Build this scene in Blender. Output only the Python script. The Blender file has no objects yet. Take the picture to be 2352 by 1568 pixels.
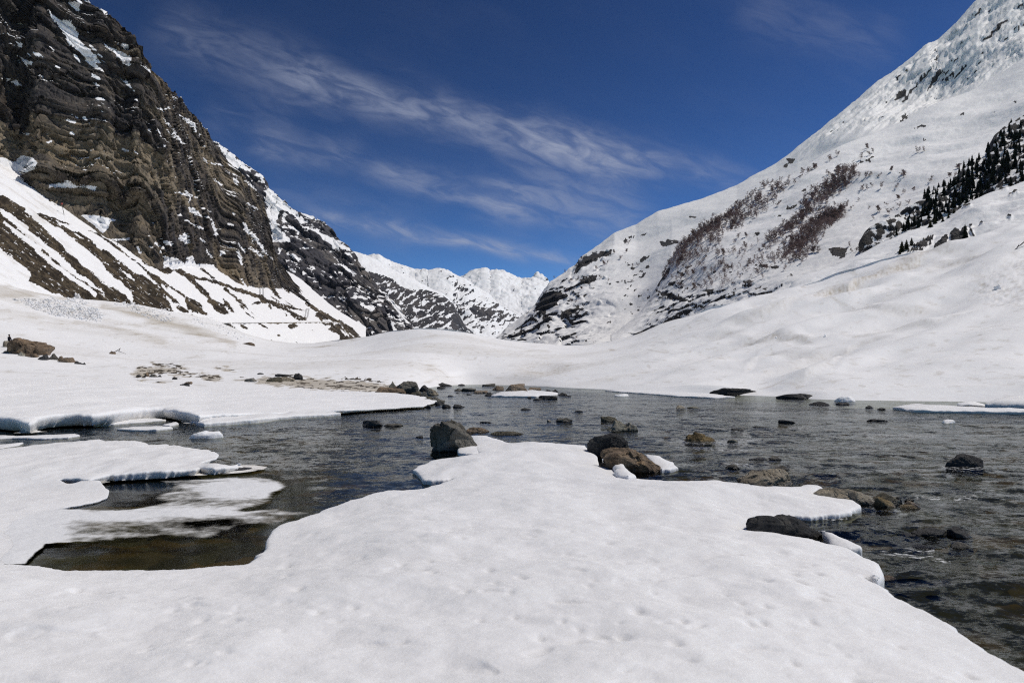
import bpy, bmesh, math, random
import numpy as np
from mathutils import Vector, geometry
random.seed(7); RNG = np.random.default_rng(7)
SC = bpy.context.scene; COL = SC.collection
# ---- photo measures: pixel grid 2352 x 1568, focal 1568 px, horizon row 855, eye 1.7 m above the water
F, CX, HY, CH = 1568., 1176., 855., 1.7
def PW(px, py, D):
    return np.stack([(px-CX)/F*D, D+0*px, CH+(HY-py)/F*D], -1)
def at_z(px, py, z=0.):
    D = (CH-z)*F/(py-HY)
    return ((px-CX)/F*D, D)
def to_px(P):
    return CX+F*P[..., 0]/P[..., 1], HY-F*(P[..., 2]-CH)/P[..., 1]

# ---------------------------------------------------------------- noise
def _h(ix, iy, iz, seed):
    h = (ix.astype(np.int64)*374761393 + iy.astype(np.int64)*668265263 + iz.astype(np.int64)*2147483647*3 + seed*1274126177) & 0xffffffff
    h = ((h ^ (h >> 13))*1274126177) & 0xffffffff
    h = ((h ^ (h >> 16))*2246822519) & 0xffffffff
    return (h ^ (h >> 15)) & 0xffffffff
_G = np.array([[1,1,0],[-1,1,0],[1,-1,0],[-1,-1,0],[1,0,1],[-1,0,1],[1,0,-1],[-1,0,-1],[0,1,1],[0,-1,1],[0,1,-1],[0,-1,-1],[1,1,0],[-1,1,0],[0,-1,1],[0,-1,-1]], float)
def noise(p, seed=0):
    p = np.asarray(p, float); i = np.floor(p).astype(np.int64); f = p-i
    u = f*f*f*(f*(f*6-15)+10); out = 0
    for dx in (0, 1):
        wx = u[..., 0] if dx else 1-u[..., 0]
        for dy in (0, 1):
            wy = u[..., 1] if dy else 1-u[..., 1]
            for dz in (0, 1):
                wz = u[..., 2] if dz else 1-u[..., 2]
                g = _G[_h(i[..., 0]+dx, i[..., 1]+dy, i[..., 2]+dz, seed) & 15]
                out = out + wx*wy*wz*(g[..., 0]*(f[..., 0]-dx)+g[..., 1]*(f[..., 1]-dy)+g[..., 2]*(f[..., 2]-dz))
    return out
def fbm(p, o=5, seed=0, lac=2.03, gain=.5):
    a, s, q = 1., 0, np.asarray(p, float)
    for k in range(o):
        s = s+a*noise(q, seed+k*17); q = q*lac; a *= gain
    return s
def ridged(p, o=5, seed=0, gain=.5):
    a, s, q = 1., 0, np.asarray(p, float)
    for k in range(o):
        s = s+a*(1-2*np.abs(noise(q, seed+k*13)))*.5; q = q*2.07; a *= gain
    return s
def worley(p, seed=0):
    p = np.asarray(p, float); i = np.floor(p).astype(np.int64); f = p-i
    d1 = np.full(p.shape[:-1], 9.); d2 = d1.copy(); cid = np.zeros(p.shape[:-1])
    for dx in (-1, 0, 1):
        for dy in (-1, 0, 1):
            for dz in (-1, 0, 1):
                h = _h(i[..., 0]+dx, i[..., 1]+dy, i[..., 2]+dz, seed)
                ox = (h & 1023)/1023.; oy = ((h >> 10) & 1023)/1023.; oz = ((h >> 20) & 1023)/1023.
                d = (dx+ox-f[..., 0])**2+(dy+oy-f[..., 1])**2+(dz+oz-f[..., 2])**2
                c = d < d1
                d2 = np.where(c, d1, np.minimum(d2, d)); cid = np.where(c, ((h*7919) & 0xffff)/65535., cid); d1 = np.where(c, d, d1)
    return np.sqrt(d1), np.sqrt(d2), cid
def facet(p, seed=0, tilt=1., rnd=False):
    """broken rock: every cell is a flat face with its own height and tilt; also returns the closeness to a joint"""
    p = np.asarray(p, float); i = np.floor(p).astype(np.int64); f = p-i
    d1 = np.full(p.shape[:-1], 9.); d2 = d1.copy(); val = np.zeros(p.shape[:-1]); cr = val.copy()
    for dx in (-1, 0, 1):
        for dy in (-1, 0, 1):
            for dz in (-1, 0, 1):
                h = _h(i[..., 0]+dx, i[..., 1]+dy, i[..., 2]+dz, seed); e = [dx+(h & 1023)/1023.-f[..., 0], dy+((h >> 10) & 1023)/1023.-f[..., 1], dz+((h >> 20) & 1023)/1023.-f[..., 2]]
                k = _h(h, h >> 7, h >> 13, seed+1); g = [((k >> s_) & 255)/127.5-1 for s_ in (0, 8, 16)]
                v = ((k >> 24) & 255)/255.-.5+tilt*(e[0]*g[0]+e[1]*g[1]+e[2]*g[2]); d = np.maximum.reduce([np.abs(q_) for q_ in e])*.5+np.sqrt(e[0]**2+e[1]**2+e[2]**2)*.6
                c = d < d1; d2 = np.where(c, d1, np.minimum(d2, d)); val = np.where(c, v, val); cr = np.where(c, ((k >> 5) & 1023)/1023., cr); d1 = np.where(c, d, d1)
    return (val, d2-d1, cr) if rnd else (val, d2-d1)
def sstep(a, b, x):
    t = np.clip((x-a)/(b-a), 0, 1); return t*t*(3-2*t)
def pchip(x, xs, ys):
    xs = np.asarray(xs, float); ys = np.asarray(ys, float); h = np.diff(xs); d = np.diff(ys)/h
    m = np.zeros_like(ys); m[0], m[-1] = d[0], d[-1]
    for k in range(1, len(xs)-1):
        if d[k-1]*d[k] > 0:
            w1, w2 = 2*h[k]+h[k-1], h[k]+2*h[k-1]; m[k] = (w1+w2)/(w1/d[k-1]+w2/d[k])
    x = np.clip(x, xs[0], xs[-1]); j = np.clip(np.searchsorted(xs, x)-1, 0, len(h)-1); t = (x-xs[j])/h[j]
    return ((1+2*t)*(1-t)**2*ys[j]+t*(1-t)**2*h[j]*m[j]+t*t*(3-2*t)*ys[j+1]+t*t*(t-1)*h[j]*m[j+1])
def curve(px, pts, k=1, lin=False):
    a = np.array(pts, float); return np.interp(px, a[:, 0], a[:, k]) if lin else pchip(px, a[:, 0], a[:, k])

# ---------------------------------------------------------------- 2-D masks
def seg_d(x, y, poly, closed=True):
    n = len(poly); d = np.full(x.shape, 1e18); ins = np.zeros(x.shape, bool)
    for k in range(n if closed else n-1):
        ax, ay = poly[k][:2]; bx, by = poly[(k+1) % n][:2]; ex, ey = bx-ax, by-ay
        t = np.clip(((x-ax)*ex+(y-ay)*ey)/(ex*ex+ey*ey+1e-12), 0, 1)
        d = np.minimum(d, (x-ax-t*ex)**2+(y-ay-t*ey)**2)
        if closed:
            c = ((ay > y) != (by > y)) & (x < ex*(y-ay)/(ey if abs(ey) > 1e-12 else 1e-12)+ax); ins ^= c
    d = np.sqrt(d)
    return np.where(ins, d, -d) if closed else d
def blob_mask(x, y, polys, M=12.):
    """signed distance (px, positive inside) to the union of polygons"""
    out = np.full(x.shape, -M)
    for p in polys:
        a = np.array([q[:2] for q in p]); lo = a.min(0)-M; hi = a.max(0)+M
        w = (x > lo[0]) & (x < hi[0]) & (y > lo[1]) & (y < hi[1])
        if w.any(): out[w] = np.maximum(out[w], seg_d(x[w], y[w], p))
    return out
def stroke_mask(x, y, strokes, M=12.):
    """strokes: list of [(x,y,half width),...]"""
    out = np.full(x.shape, -M)
    for s in strokes:
        for (ax, ay, aw), (bx, by, bw) in zip(s[:-1], s[1:]):
            m = M+max(aw, bw); w = (x > min(ax, bx)-m) & (x < max(ax, bx)+m) & (y > min(ay, by)-m) & (y < max(ay, by)+m)
            if not w.any(): continue
            xx, yy = x[w], y[w]; ex, ey = bx-ax, by-ay
            t = np.clip(((xx-ax)*ex+(yy-ay)*ey)/(ex*ex+ey*ey+1e-9), 0, 1)
            out[w] = np.maximum(out[w], aw+t*(bw-aw)-np.hypot(xx-ax-t*ex, yy-ay-t*ey))
    return out
def X(pts, s, ox, oy):
    return [(p[0]*s+ox, p[1]*s+oy)+tuple(q*s for q in p[2:]) for p in pts]

# ---------------------------------------------------------------- objects
def tag(o, label=None, cat=None, group=None, kind=None):
    if label: o['label'] = label
    if cat: o['category'] = cat
    if group: o['group'] = group
    if kind: o['kind'] = kind
    return o
def mesh_np(name, V, Fc, smooth=True, attrs=None):
    me = bpy.data.meshes.new(name); V = np.asarray(V, np.float32).reshape(-1, 3); Fc = np.asarray(Fc, np.int32)
    k = Fc.shape[1]; n = len(Fc)
    me.vertices.add(len(V)); me.vertices.foreach_set('co', V.ravel())
    me.loops.add(n*k); me.loops.foreach_set('vertex_index', Fc.ravel())
    me.polygons.add(n); me.polygons.foreach_set('loop_start', np.arange(0, n*k, k, dtype=np.int32))
    me.polygons.foreach_set('use_smooth', np.full(n, smooth, bool))
    for nm, a in (attrs or {}).items():
        at = me.attributes.new(nm, 'FLOAT', 'POINT'); at.data.foreach_set('value', np.asarray(a, np.float32).ravel())
    me.update(calc_edges=True); me.validate(); return me
def link(name, me, mat=None, parent=None, loc=None):
    o = bpy.data.objects.new(name, me); COL.objects.link(o)
    if mat: me.materials.append(mat)
    if parent: o.parent = parent
    if loc is not None: o.location = loc
    return o
def grid_faces(nv, nu):
    i = (np.arange(nv-1)[:, None]*nu+np.arange(nu-1)[None]).ravel()
    return np.stack([i, i+1, i+1+nu, i+nu], 1)
def grid_normals(P):
    du = np.gradient(P, axis=1); dv = np.gradient(P, axis=0); n = np.cross(du, dv)
    return n/(np.linalg.norm(n, axis=-1, keepdims=True)+1e-12)
def blur(a, k, axis):
    if k < 1: return a
    pad = [(0, 0)]*a.ndim; pad[axis] = (k+1, k); c = np.cumsum(np.pad(a, pad, mode='edge'), axis=axis)
    n = a.shape[axis]; sl = lambda s: tuple(slice(s, s+n) if i == axis else slice(None) for i in range(a.ndim))
    return (c[sl(2*k+1)]-c[sl(0)])/(2*k+1)

class Relief:
    """mountain side between hand-measured curves: each curve is (pyfun, Dfun) over px; rows even along the height"""
    def __init__(s, px, curves, rows, round_v=0):
        nu = len(px); segs = []
        pts = [PW(px, np.asarray(c[0], float)+0*px, np.asarray(c[1], float)+0*px) for c in curves]
        for k in range(len(pts)-1):
            t = np.linspace(0, 1, rows[k], endpoint=(k == len(pts)-2))[:, None, None]
            segs.append(pts[k][None]*(1-t)+pts[k+1][None]*t)
        s.P = np.concatenate(segs, 0); s.rows = rows
        if round_v:
            for _ in range(2): s.P = blur(s.P, round_v, 0)
        s.px0, s.py0 = to_px(s.P); s.N = grid_normals(s.P)
        s.A = {}
    def displace(s, d, direction=None):
        s.P = s.P+(s.N if direction is None else direction)*d[..., None]
    def camdir(s, k):
        """push out of the face partly towards the open valley, so that steps stay seated in the wall"""
        c = np.array([0, 0, CH])-s.P; c /= np.linalg.norm(c, axis=-1, keepdims=True); n = s.N*(1-k)+c*k; return n/np.linalg.norm(n, axis=-1, keepdims=True)
    def renorm(s):
        s.N = grid_normals(s.P)
    def build(s, name, mat, **kw):
        nv, nu = s.P.shape[:2]
        s.me = mesh_np(name, s.P, grid_faces(nv, nu), True, s.A); s.o = link(name, s.me, mat); return s.o
    def locate(s, px, py):
        """surface point seen at photo pixel (nearest front vertex)"""
        qx, qy = to_px(s.P); d = (qx-px)**2+(qy-py)**2+1e-4*s.P[..., 1]
        k = np.unravel_index(np.argmin(d), d.shape); return s.P[k]
# ================================================================ materials
def newmat(name):
    m = bpy.data.materials.new(name); m.use_nodes = True; nt = m.node_tree; nt.nodes.clear()
    return m, nt
class NT:
    def __init__(s, nt): s.nt = nt
    def n(s, t, **kw):
        nd = s.nt.nodes.new(t)
        for k, v in kw.items():
            if k.startswith('i_'):
                key = k[2:]; nd.inputs[int(key) if key.isdigit() else key.replace('_', ' ')].default_value = v
            else: setattr(nd, k, v)
        return nd
    def l(s, a, b): s.nt.links.new(a, b)
    def val(s, v, sock):
        if hasattr(v, 'is_output'): s.l(v, sock)
        else: sock.default_value = v
    def m(s, op, a, b=0., c=0., clamp=False):
        nd = s.n('ShaderNodeMath', operation=op, use_clamp=clamp)
        for v, i in ((a, 0), (b, 1), (c, 2)): s.val(v, nd.inputs[i])
        return nd.outputs[0]
    def vm(s, op, a, b=(0, 0, 0)):
        nd = s.n('ShaderNodeVectorMath', operation=op); s.val(a, nd.inputs[0]); s.val(b, nd.inputs[1]); return nd.outputs[0]
    def attr(s, name): return s.n('ShaderNodeAttribute', attribute_name=name).outputs['Fac']
    def pos(s): return s.n('ShaderNodeNewGeometry').outputs['Position']
    def map(s, v, scale=(1, 1, 1), rot=(0, 0, 0)):
        nd = s.n('ShaderNodeMapping'); s.l(v, nd.inputs[0]); nd.inputs['Rotation'].default_value = rot; nd.inputs['Scale'].default_value = scale; return nd.outputs[0]
    def noise(s, v, scale, detail=4., rough=.55, dist=0., col=False, kind=None):
        nd = s.n('ShaderNodeTexNoise'); s.l(v, nd.inputs['Vector'])
        if kind: nd.noise_type = kind
        nd.inputs['Scale'].default_value = scale; nd.inputs['Detail'].default_value = detail; nd.inputs['Roughness'].default_value = rough; nd.inputs['Distortion'].default_value = dist
        return nd.outputs['Color' if col else 'Fac']
    def vor(s, v, scale, feat='F1', rand=1., out='Distance'):
        nd = s.n('ShaderNodeTexVoronoi', feature=feat); s.l(v, nd.inputs['Vector']); nd.inputs['Scale'].default_value = scale
        nd.inputs['Randomness'].default_value = rand; return nd.outputs[out]
    def ramp(s, f, a, b, ca=0., cb=1., smooth=True):
        nd = s.n('ShaderNodeMapRange', interpolation_type='SMOOTHSTEP' if smooth else 'LINEAR'); s.val(f, nd.inputs[0])
        nd.inputs[1].default_value = a; nd.inputs[2].default_value = b; nd.inputs[3].default_value = ca; nd.inputs[4].default_value = cb; return nd.outputs[0]
    def mix(s, f, a, b):
        nd = s.n('ShaderNodeMix', data_type='RGBA'); s.val(f, nd.inputs[0])
        for v, i in ((a, 6), (b, 7)): s.val(v if hasattr(v, 'is_output') or len(v) == 4 else tuple(v)+(1,), nd.inputs[i])
        return nd.outputs[2]
    def bump(s, h, dist, strength=1., normal=None):
        nd = s.n('ShaderNodeBump'); s.l(h, nd.inputs['Height']); nd.inputs['Distance'].default_value = dist; nd.inputs['Strength'].default_value = strength
        if normal is not None: s.l(normal, nd.inputs['Normal'])
        return nd.outputs[0]
    def bsdf(s, col, rough=.9, normal=None, spec=.2, **kw):
        b = s.n('ShaderNodeBsdfPrincipled'); s.val(col if hasattr(col, 'is_output') or len(col) == 4 else tuple(col)+(1,), b.inputs['Base Color'])
        s.val(rough, b.inputs['Roughness']); b.inputs['Specular IOR Level'].default_value = spec
        if normal is not None: s.l(normal, b.inputs['Normal'])
        return b
    def out(s, sh):
        o = s.n('ShaderNodeOutputMaterial'); s.l(sh, o.inputs[0]); return o

SNOW = (.86, .862, .87)
def rock_col(t, p, pal, sc):
    """pal: dark, mid, warm, pale"""
    n1 = t.noise(p, sc, 6, .6); n2 = t.noise(t.map(p, (1, 1, .35)), sc*2.3, 5, .65); n3 = t.noise(p, sc*.27, 4, .5)
    c = t.mix(t.ramp(n1, .36, .62), pal[0], pal[1])
    c = t.mix(t.ramp(n2, .52, .72), c, pal[2])
    c = t.mix(t.ramp(n3, .52, .7), c, pal[3])
    n4 = t.noise(p, sc*9, 4, .7)
    c = t.mix(t.ramp(n4, .3, .62, .55, 0), c, (pal[0][0]*.45, pal[0][1]*.45, pal[0][2]*.45))
    return c
def terrain_mat(name, pal, sc, bump_d, snow_sc, snow_amp=.5, bed=False, snow_bump=.0, snow_col=SNOW, dirt_col=(.33, .28, .21), soft=.06, tone=None):
    m, nt = newmat(name); t = NT(nt); p = t.pos()
    sa = t.attr('snow'); dn = t.attr('dirt')
    nb = t.noise(p, snow_sc, 4, .65)
    sf = t.ramp(t.m('ADD', sa, t.m('MULTIPLY', t.m('SUBTRACT', nb, .5), snow_amp)), .5-soft, .5+soft)
    rc = rock_col(t, p, pal, sc)
    if bed:
        w = t.noise(t.map(p, (.15, .15, 1.)), sc*3.5, 5, .6)
        rc = t.mix(t.ramp(w, .40, .58, .18, 0), rc, tuple(v*.4 for v in pal[0]))
        st = t.noise(t.map(p, (1, 1, .07)), sc*4.5, 4, .6)
        rc = t.mix(t.ramp(st, .54, .7), rc, pal[4])
    if tone:   # every block of the face has its own stone colour
        tn = t.m('ADD', t.attr('tone'), t.m('MULTIPLY', t.m('SUBTRACT', t.noise(p, sc*1.6, 5, .65), .5), .5))
        rc = t.mix(t.ramp(tn, .34, .86), t.mix(.70, rc, tone[0]), t.mix(.55, rc, tone[1]))
    dcol = t.mix(t.noise(p, snow_sc*.6, 5, .7), dirt_col, tuple(v*1.5 for v in dirt_col))
    sn = t.noise(p, snow_sc*.35, 5, .6)
    sc_ = t.mix(t.ramp(sn, .3, .7), tuple(v*.965 for v in snow_col), snow_col)
    sc_ = t.mix(dn, sc_, dcol)
    col = t.mix(sf, rc, sc_)
    h1 = t.noise(p, sc*5, 7, .68); v1 = t.vor(t.map(p, (1, 1, .45)), sc*3.2, 'DISTANCE_TO_EDGE')
    h = t.m('ADD', h1, t.m('MULTIPLY', t.ramp(v1, 0, .12, smooth=False), .35))
    nr = t.bump(h, bump_d, 1.)
    hs = t.noise(p, snow_sc*1.2, 5, .6); ns = t.bump(hs, max(snow_bump, 1e-3), 1.)
    br = t.bsdf(rc, .85, nr, .25); bs = t.bsdf(sc_, .65, ns, .25)
    mx = t.n('ShaderNodeMixShader'); t.l(sf, mx.inputs[0]); t.l(br.outputs[0], mx.inputs[1]); t.l(bs.outputs[0], mx.inputs[2])
    t.out(mx.outputs[0]); return m

def snow_mat(name, fine=1., dirt=False, icy=False, sss=0., alb=1.):
    m, nt = newmat(name); t = NT(nt); p = t.pos()
    big = t.noise(p, .9/fine, 4, .5); mid = t.noise(t.map(p, (1, 1.6, 1)), 5./fine, 5, .6); gr = t.noise(p, 60./fine, 3, .7)
    col = t.mix(t.ramp(big, .3, .7), tuple(v*.93*alb for v in SNOW), tuple(v*alb for v in SNOW))
    if dirt:
        dn = t.attr('dirt'); nn = t.noise(t.map(p, (.5, 1, 1)), 3., 6, .7)
        f = t.ramp(t.m('ADD', dn, t.m('MULTIPLY', t.m('SUBTRACT', nn, .5), .9)), .38, .75)
        dc = t.mix(t.noise(p, 2.2, 5, .7), (.09, .075, .055), (.46, .41, .33))
        col = t.mix(f, col, dc)
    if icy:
        ed = t.attr('edge')   # dirty grey-brown ice rim, colour also warmed and lightened against the blue shade
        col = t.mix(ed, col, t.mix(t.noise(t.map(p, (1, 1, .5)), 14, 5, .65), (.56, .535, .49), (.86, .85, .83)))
    h = t.m('ADD', t.m('MULTIPLY', mid, .8), t.m('MULTIPLY', gr, .10))
    n = t.bump(h, .05*fine, .6)
    b = t.bsdf(col, .55, n, .3)
    if sss: b.inputs['Subsurface Weight'].default_value = .6; b.inputs['Subsurface Radius'].default_value = (1., .97, .93); b.inputs['Subsurface Scale'].default_value = sss
    t.out(b.outputs[0]); return m

ROCKPAL = {
 'grey':  ((.075, .070, .060), (.19, .178, .152), (.23, .205, .165), (.26, .245, .215)),
 'dark':  ((.028, .028, .030), (.068, .067, .066), (.11, .102, .09), (.13, .128, .125)),
 'brown': ((.12, .085, .056), (.30, .22, .15), (.40, .27, .15), (.35, .29, .225)),
 'tan':   ((.20, .172, .13), (.40, .35, .27), (.44, .36, .25), (.43, .39, .32)),
 'pale':  ((.13, .12, .09), (.33, .31, .25), (.36, .30, .2), (.42, .4, .34)),
 'ochre': ((.11, .075, .03), (.27, .2, .095), (.36, .23, .075), (.34, .29, .2)),
 'olive': ((.06, .055, .038), (.14, .125, .09), (.19, .16, .1), (.2, .18, .14)),
}
_RM = {}
def rock_mat(kind, size):
    key = (kind, round(math.log2(max(size, .05))))
    if key in _RM: return _RM[key]
    m, nt = newmat('rock_'+kind); t = NT(nt); p = t.n('ShaderNodeTexCoord').outputs['Object']
    oi = t.n('ShaderNodeObjectInfo').outputs['Random']
    p = t.vm('ADD', p, t.n('ShaderNodeCombineXYZ').outputs[0]); nt.nodes[-1]
    cmb = [n for n in nt.nodes if n.bl_idname == 'ShaderNodeCombineXYZ'][0]; t.l(t.m('MULTIPLY', oi, 57.), cmb.inputs[0]); t.l(t.m('MULTIPLY', oi, 23.), cmb.inputs[1])
    s = 2**key[1]; c = rock_col(t, p, ROCKPAL[kind], 2.2/s)
    z = t.n('ShaderNodeSeparateXYZ'); t.l(t.pos(), z.inputs[0])
    wet = t.ramp(z.outputs[2], .01, .045+.015*s, 1, 0)
    c = t.mix(t.m('MULTIPLY', wet, .62), c, tuple(v*.3 for v in ROCKPAL[kind][0]))
    h = t.m('ADD', t.noise(p, 9./s, 8, .7), t.m('MULTIPLY', t.noise(t.map(p, (1, 1, 2.5)), 3./s, 4, .6), .8))
    cr = t.ramp(t.vor(t.vm('ADD', p, t.noise(p, 2./s, 3, .6, col=True)), 1.7/s, 'DISTANCE_TO_EDGE'), 0, .05, smooth=False)
    h = t.m('ADD', h, t.m('MULTIPLY', cr, .25))
    n = t.bump(h, .11*s, 1.)
    b = t.bsdf(c, t.ramp(wet, 0, 1, .82, .3), n, .3); t.out(b.outputs[0]); _RM[key] = m; return m

def plain_mat(name, a, b, sc, rough=.85, bump=.01, stretch=(1, 1, 1), spec=.2):
    m, nt = newmat(name); t = NT(nt); p = t.n('ShaderNodeTexCoord').outputs['Object']; n = t.noise(t.map(p, stretch), sc, 5, .65)
    t.out(t.bsdf(t.mix(t.ramp(n, .32, .68), a, b), rough, t.bump(n, bump, .8), spec).outputs[0]); return m
# ================================================================ terrain
c1 = (.2502, 0, 0); c2 = (.2502, 0, 392.3); c5 = (.3047, 459.4, 312.4); c6 = (.2519, 588, 735); c7 = (.2502, 1010.6, 459.4); c8 = (.2502, 1139.3, 826.9)
d1 = (.3129, 1617, 0); d2 = (.2696, 1378.1, 312.4); d3 = (.2696, 1800.8, 220.5); d4 = (.3129, 1617, 588); d5 = (.3129, 1617, 918.8); d8 = (.2344, 735, 826.9)
z2 = (.1953, 229.7, 790.1); z4 = (.1172, 551.25, 606.4)
def lerp3(P, s, seed): return np.stack([fbm(P/s, 3, seed), fbm(P/s, 3, seed+5), fbm(P/s, 3, seed+9)], -1)

PAL_CLIFF = ((.045, .037, .030), (.20, .160, .113), (.34, .25, .145), (.18, .12, .055), (.34, .30, .24))
PAL_FAR = ((.035, .035, .042), (.085, .078, .078), (.12, .105, .095), (.10, .09, .085), (.13, .12, .115))
PAL_DIRT = ((.026, .020, .014), (.085, .063, .040), (.13, .098, .058), (.065, .052, .028), (.1, .08, .05))
PAL_R = ((.030, .031, .036), (.075, .07, .068), (.11, .09, .07), (.09, .08, .07), (.1, .1, .1))
M_CLIFF = terrain_mat('cliff_rock_and_snow', PAL_CLIFF, .075, 1.6, .22, .35, bed=True, tone=((.030, .030, .036), (.30, .245, .17)))
M_FAR = terrain_mat('far_rock_and_snow', PAL_FAR, .018, 4., .06, .5, bed=True, tone=((.045, .045, .056), (.20, .18, .165)))
M_VFAR = terrain_mat('distant_rock_and_snow', PAL_FAR, .006, 14., .02, .5)
M_TALUS = terrain_mat('talus_earth_and_snow', PAL_DIRT, .22, .75, .5, .6, snow_bump=.25, tone=((.022, .016, .011), (.165, .128, .082)))
M_RIGHT = terrain_mat('snow_slope_with_rock', PAL_R, .05, 2.5, .16, .5, snow_bump=.6)
M_SPUR = terrain_mat('spur_snow_with_rock', PAL_R, .16, .9, .35, .6, snow_bump=.3)
M_FIELD = terrain_mat('valley_snow', ((.05, .042, .033), (.13, .108, .08), (.2, .165, .12), (.16, .13, .1)), .9, .12, 1.1, .55, snow_bump=.05, dirt_col=(.33, .29, .225), soft=.12)

# ---- snow field: the valley floor, its mound in the middle and the avalanche fan on the right
KX = [-600, -200, 0, 200, 400, 588, 800, 950, 1010, 1060, 1120, 1200, 1300, 1400, 1500, 1620, 1760, 1900, 2050, 2200, 2352, 2600, 3000]
shoreD = [54, 54, 54, 54, 55, 55, 54, 66, 84, 95, 93, 88, 75, 67, 56.5, 53, 49, 42.5, 41, 40, 37.5, 34, 28]
shoreZ = [.9, .85, .75, .55, .35, .25, .1, .03, .03, .03, .03, .03, .03, .03, .03, .03, .03, .03, .03, .03, .03, .03, .03]
lipD = [62, 62, 62, 62, 62, 62, 62, 74, 90, 99, 97, 92, 79, 71, 60, 54.5, 51, 44, 43, 42, 40, 37, 31]
lipY = [862, 866, 868, 872, 876, 878, 884, 880, 872, 864, 864, 868, 878, 881, 889, 880, 899, 898, 892, 887, 890, 893, 905]
midD = [90, 90, 90, 95, 100, 100, 105, 110, 115, 115, 113, 112, 100, 95, 85, 80, 72, 66, 62, 60, 58, 50, 42]
midY = [770, 785, 802, 815, 825, 832, 826, 806, 800, 803, 812, 822, 834, 830, 825, 812, 808, 800, 798, 790, 780, 770, 750]
CREST = [(-600, 520, 150), (-200, 600, 165), (0, 645, 188), (200, 684, 225), (300, 692, 252), (400, 712, 287), (475, 727, 310), (540, 752, 300), (588, 772, 290), (640, 783, 275), (684, 788, 255), (784, 778, 200), (825, 773, 185), (915, 759, 150), (1001, 753, 140), (1067, 758, 138), (1117, 768, 140), (1175, 776, 145), (1236, 782, 150), (1298, 787, 155), (1348, 785, 155), (1436, 772, 150), (1511, 747, 145), (1598, 720, 140), (1676, 688, 138), (1805, 652, 135), (1861, 640, 135), (2011, 602, 132), (2084, 584, 130), (2146, 571, 130), (2221, 549, 130), (2259, 525, 130), (2313, 509, 130), (2352, 503, 130), (2600, 440, 120), (3000, 350, 110)]
pxF = np.concatenate([np.arange(-560, 0, 6), np.arange(0, 2352, 2.4), np.arange(2352, 2960, 6)]).astype(float)
iF = lambda ys: blur(blur(pchip(pxF, KX, ys), 12, 0), 12, 0)
sD, sZ = iF(shoreD), iF(shoreZ)
yz = lambda D, z: HY-(z-CH)*F/D
cY, cD = curve(pxF, CREST, 1), blur(blur(curve(pxF, CREST, 2), 14, 0), 14, 0)
bD = cD*1.35
FIELD = Relief(pxF, [(yz(sD-2.5, sZ-.9), sD-2.5), (yz(sD, sZ), sD), (iF(lipY), iF(lipD)), (iF(midY), iF(midD)), (cY, cD), (yz(bD, (HY-cY)/F*cD+CH-6.), bD)], [3, 14, 80, 120, 12])
R = FIELD; nv = R.P.shape[0]
Ps = R.P.copy()
for k in range(3): Ps = blur(Ps, 5, 0)
for k in range(2): Ps = blur(Ps, 16, 1)
w = np.ones(nv); w[:26] = 0; w = blur(w[:, None], 6, 0)  # keep the bank edge crisp
w[-14:] = 0; w = blur(w, 3, 0)
R.P = R.P*(1-w[..., None])+Ps*w[..., None]
R.renorm(); R.px0, R.py0 = to_px(R.P); x, y = R.px0, R.py0
up = np.zeros_like(R.P); up[..., 2] = 1
q = R.P.copy()
inn = np.ones((nv, 1)); inn[:17] = 0; inn = blur(inn, 4, 0)
d = .9*fbm(q/np.array([26, 26, 30.]), 4, 3)+.13*fbm(q/np.array([7, 5, 8.]), 3, 8)+.02*fbm(q/1.6, 3, 12)
right = sstep(1350, 1700, x); d = d*(.55+.45*right)+right*1.7*fbm(np.stack([(q[..., 0]+.5*q[..., 1])/44, (q[..., 1]-.5*q[..., 0])/15, 0*q[..., 0]], -1), 3, 14)
dirt = .16*sstep(.12, .5, fbm(q/np.array([40, 14, 30.]), 4, 21))*(1-right)
LINES = [([(780, 300), (870, 280), (950, 250), (1060, 235), (1120, 190), (1200, 160), (1300, 110), (1400, 85), (1550, 45), (1640, 10)], 1., .75),
 ([(130, 530), (300, 490), (430, 450), (560, 400), (700, 330)], .8, .3), ([(290, 830), (400, 750), (500, 715), (600, 712), (720, 718), (900, 715), (1050, 690), (1150, 650), (1250, 620), (1400, 610)], .35, .25),
 ([(380, 860), (550, 810), (750, 750), (900, 730)], .2, .15), ([(640, 915), (740, 905), (800, 870), (950, 800), (1050, 720)], .3, .25), ([(20, 610), (120, 580), (300, 560)], .4, .3),
 ([(1100, 590), (1300, 550), (1450, 535), (1740, 545)], .45, .3), ([(230, 640), (320, 620), (420, 615), (530, 600), (800, 620)], .6, .45), ([(1210, 300), (1500, 250), (1700, 240)], .5, .2), ([(1000, 340), (1300, 370), (1700, 350)], .4, .3),
 ([(1650, 60), (1900, 10), (2100, -30)], .8, .4), ([(1400, 60), (1620, -10), (1900, -60)], .8, .4)]
for pts, amp, dr in LINES:
    L = X(pts, *d4); 
    lx = np.array([p[0] for p in L]); ly = np.array([p[1] for p in L])
    win = sstep(lx[0]-15, lx[0]+40, x)*(1-sstep(lx[-1]-40, lx[-1]+15, x))
    off = y-np.interp(x, lx, ly)+5*noise(np.stack([x/60, y/60, 0*x], -1), 4)
    d += win*amp*(np.exp(-((off+5)/9.)**2)*.5-np.exp(-((off-7)/8.)**2)*.32)*inn[:, 0][:, None]
    dirt += win*dr*np.exp(-((off-2)/6.)**2)*(.35+.9*np.clip(fbm(np.stack([x/7, y/4, 0*x], -1), 3, 5)+.3, 0, 1))
sp = X([(1950, 210), (2200, 80), (2400, -60), (2500, 470), (2349, 480), (2200, 430), (1990, 270)], *d4)
spm = sstep(-25, 25, blob_mask(x, y, [sp], 30))
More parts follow.
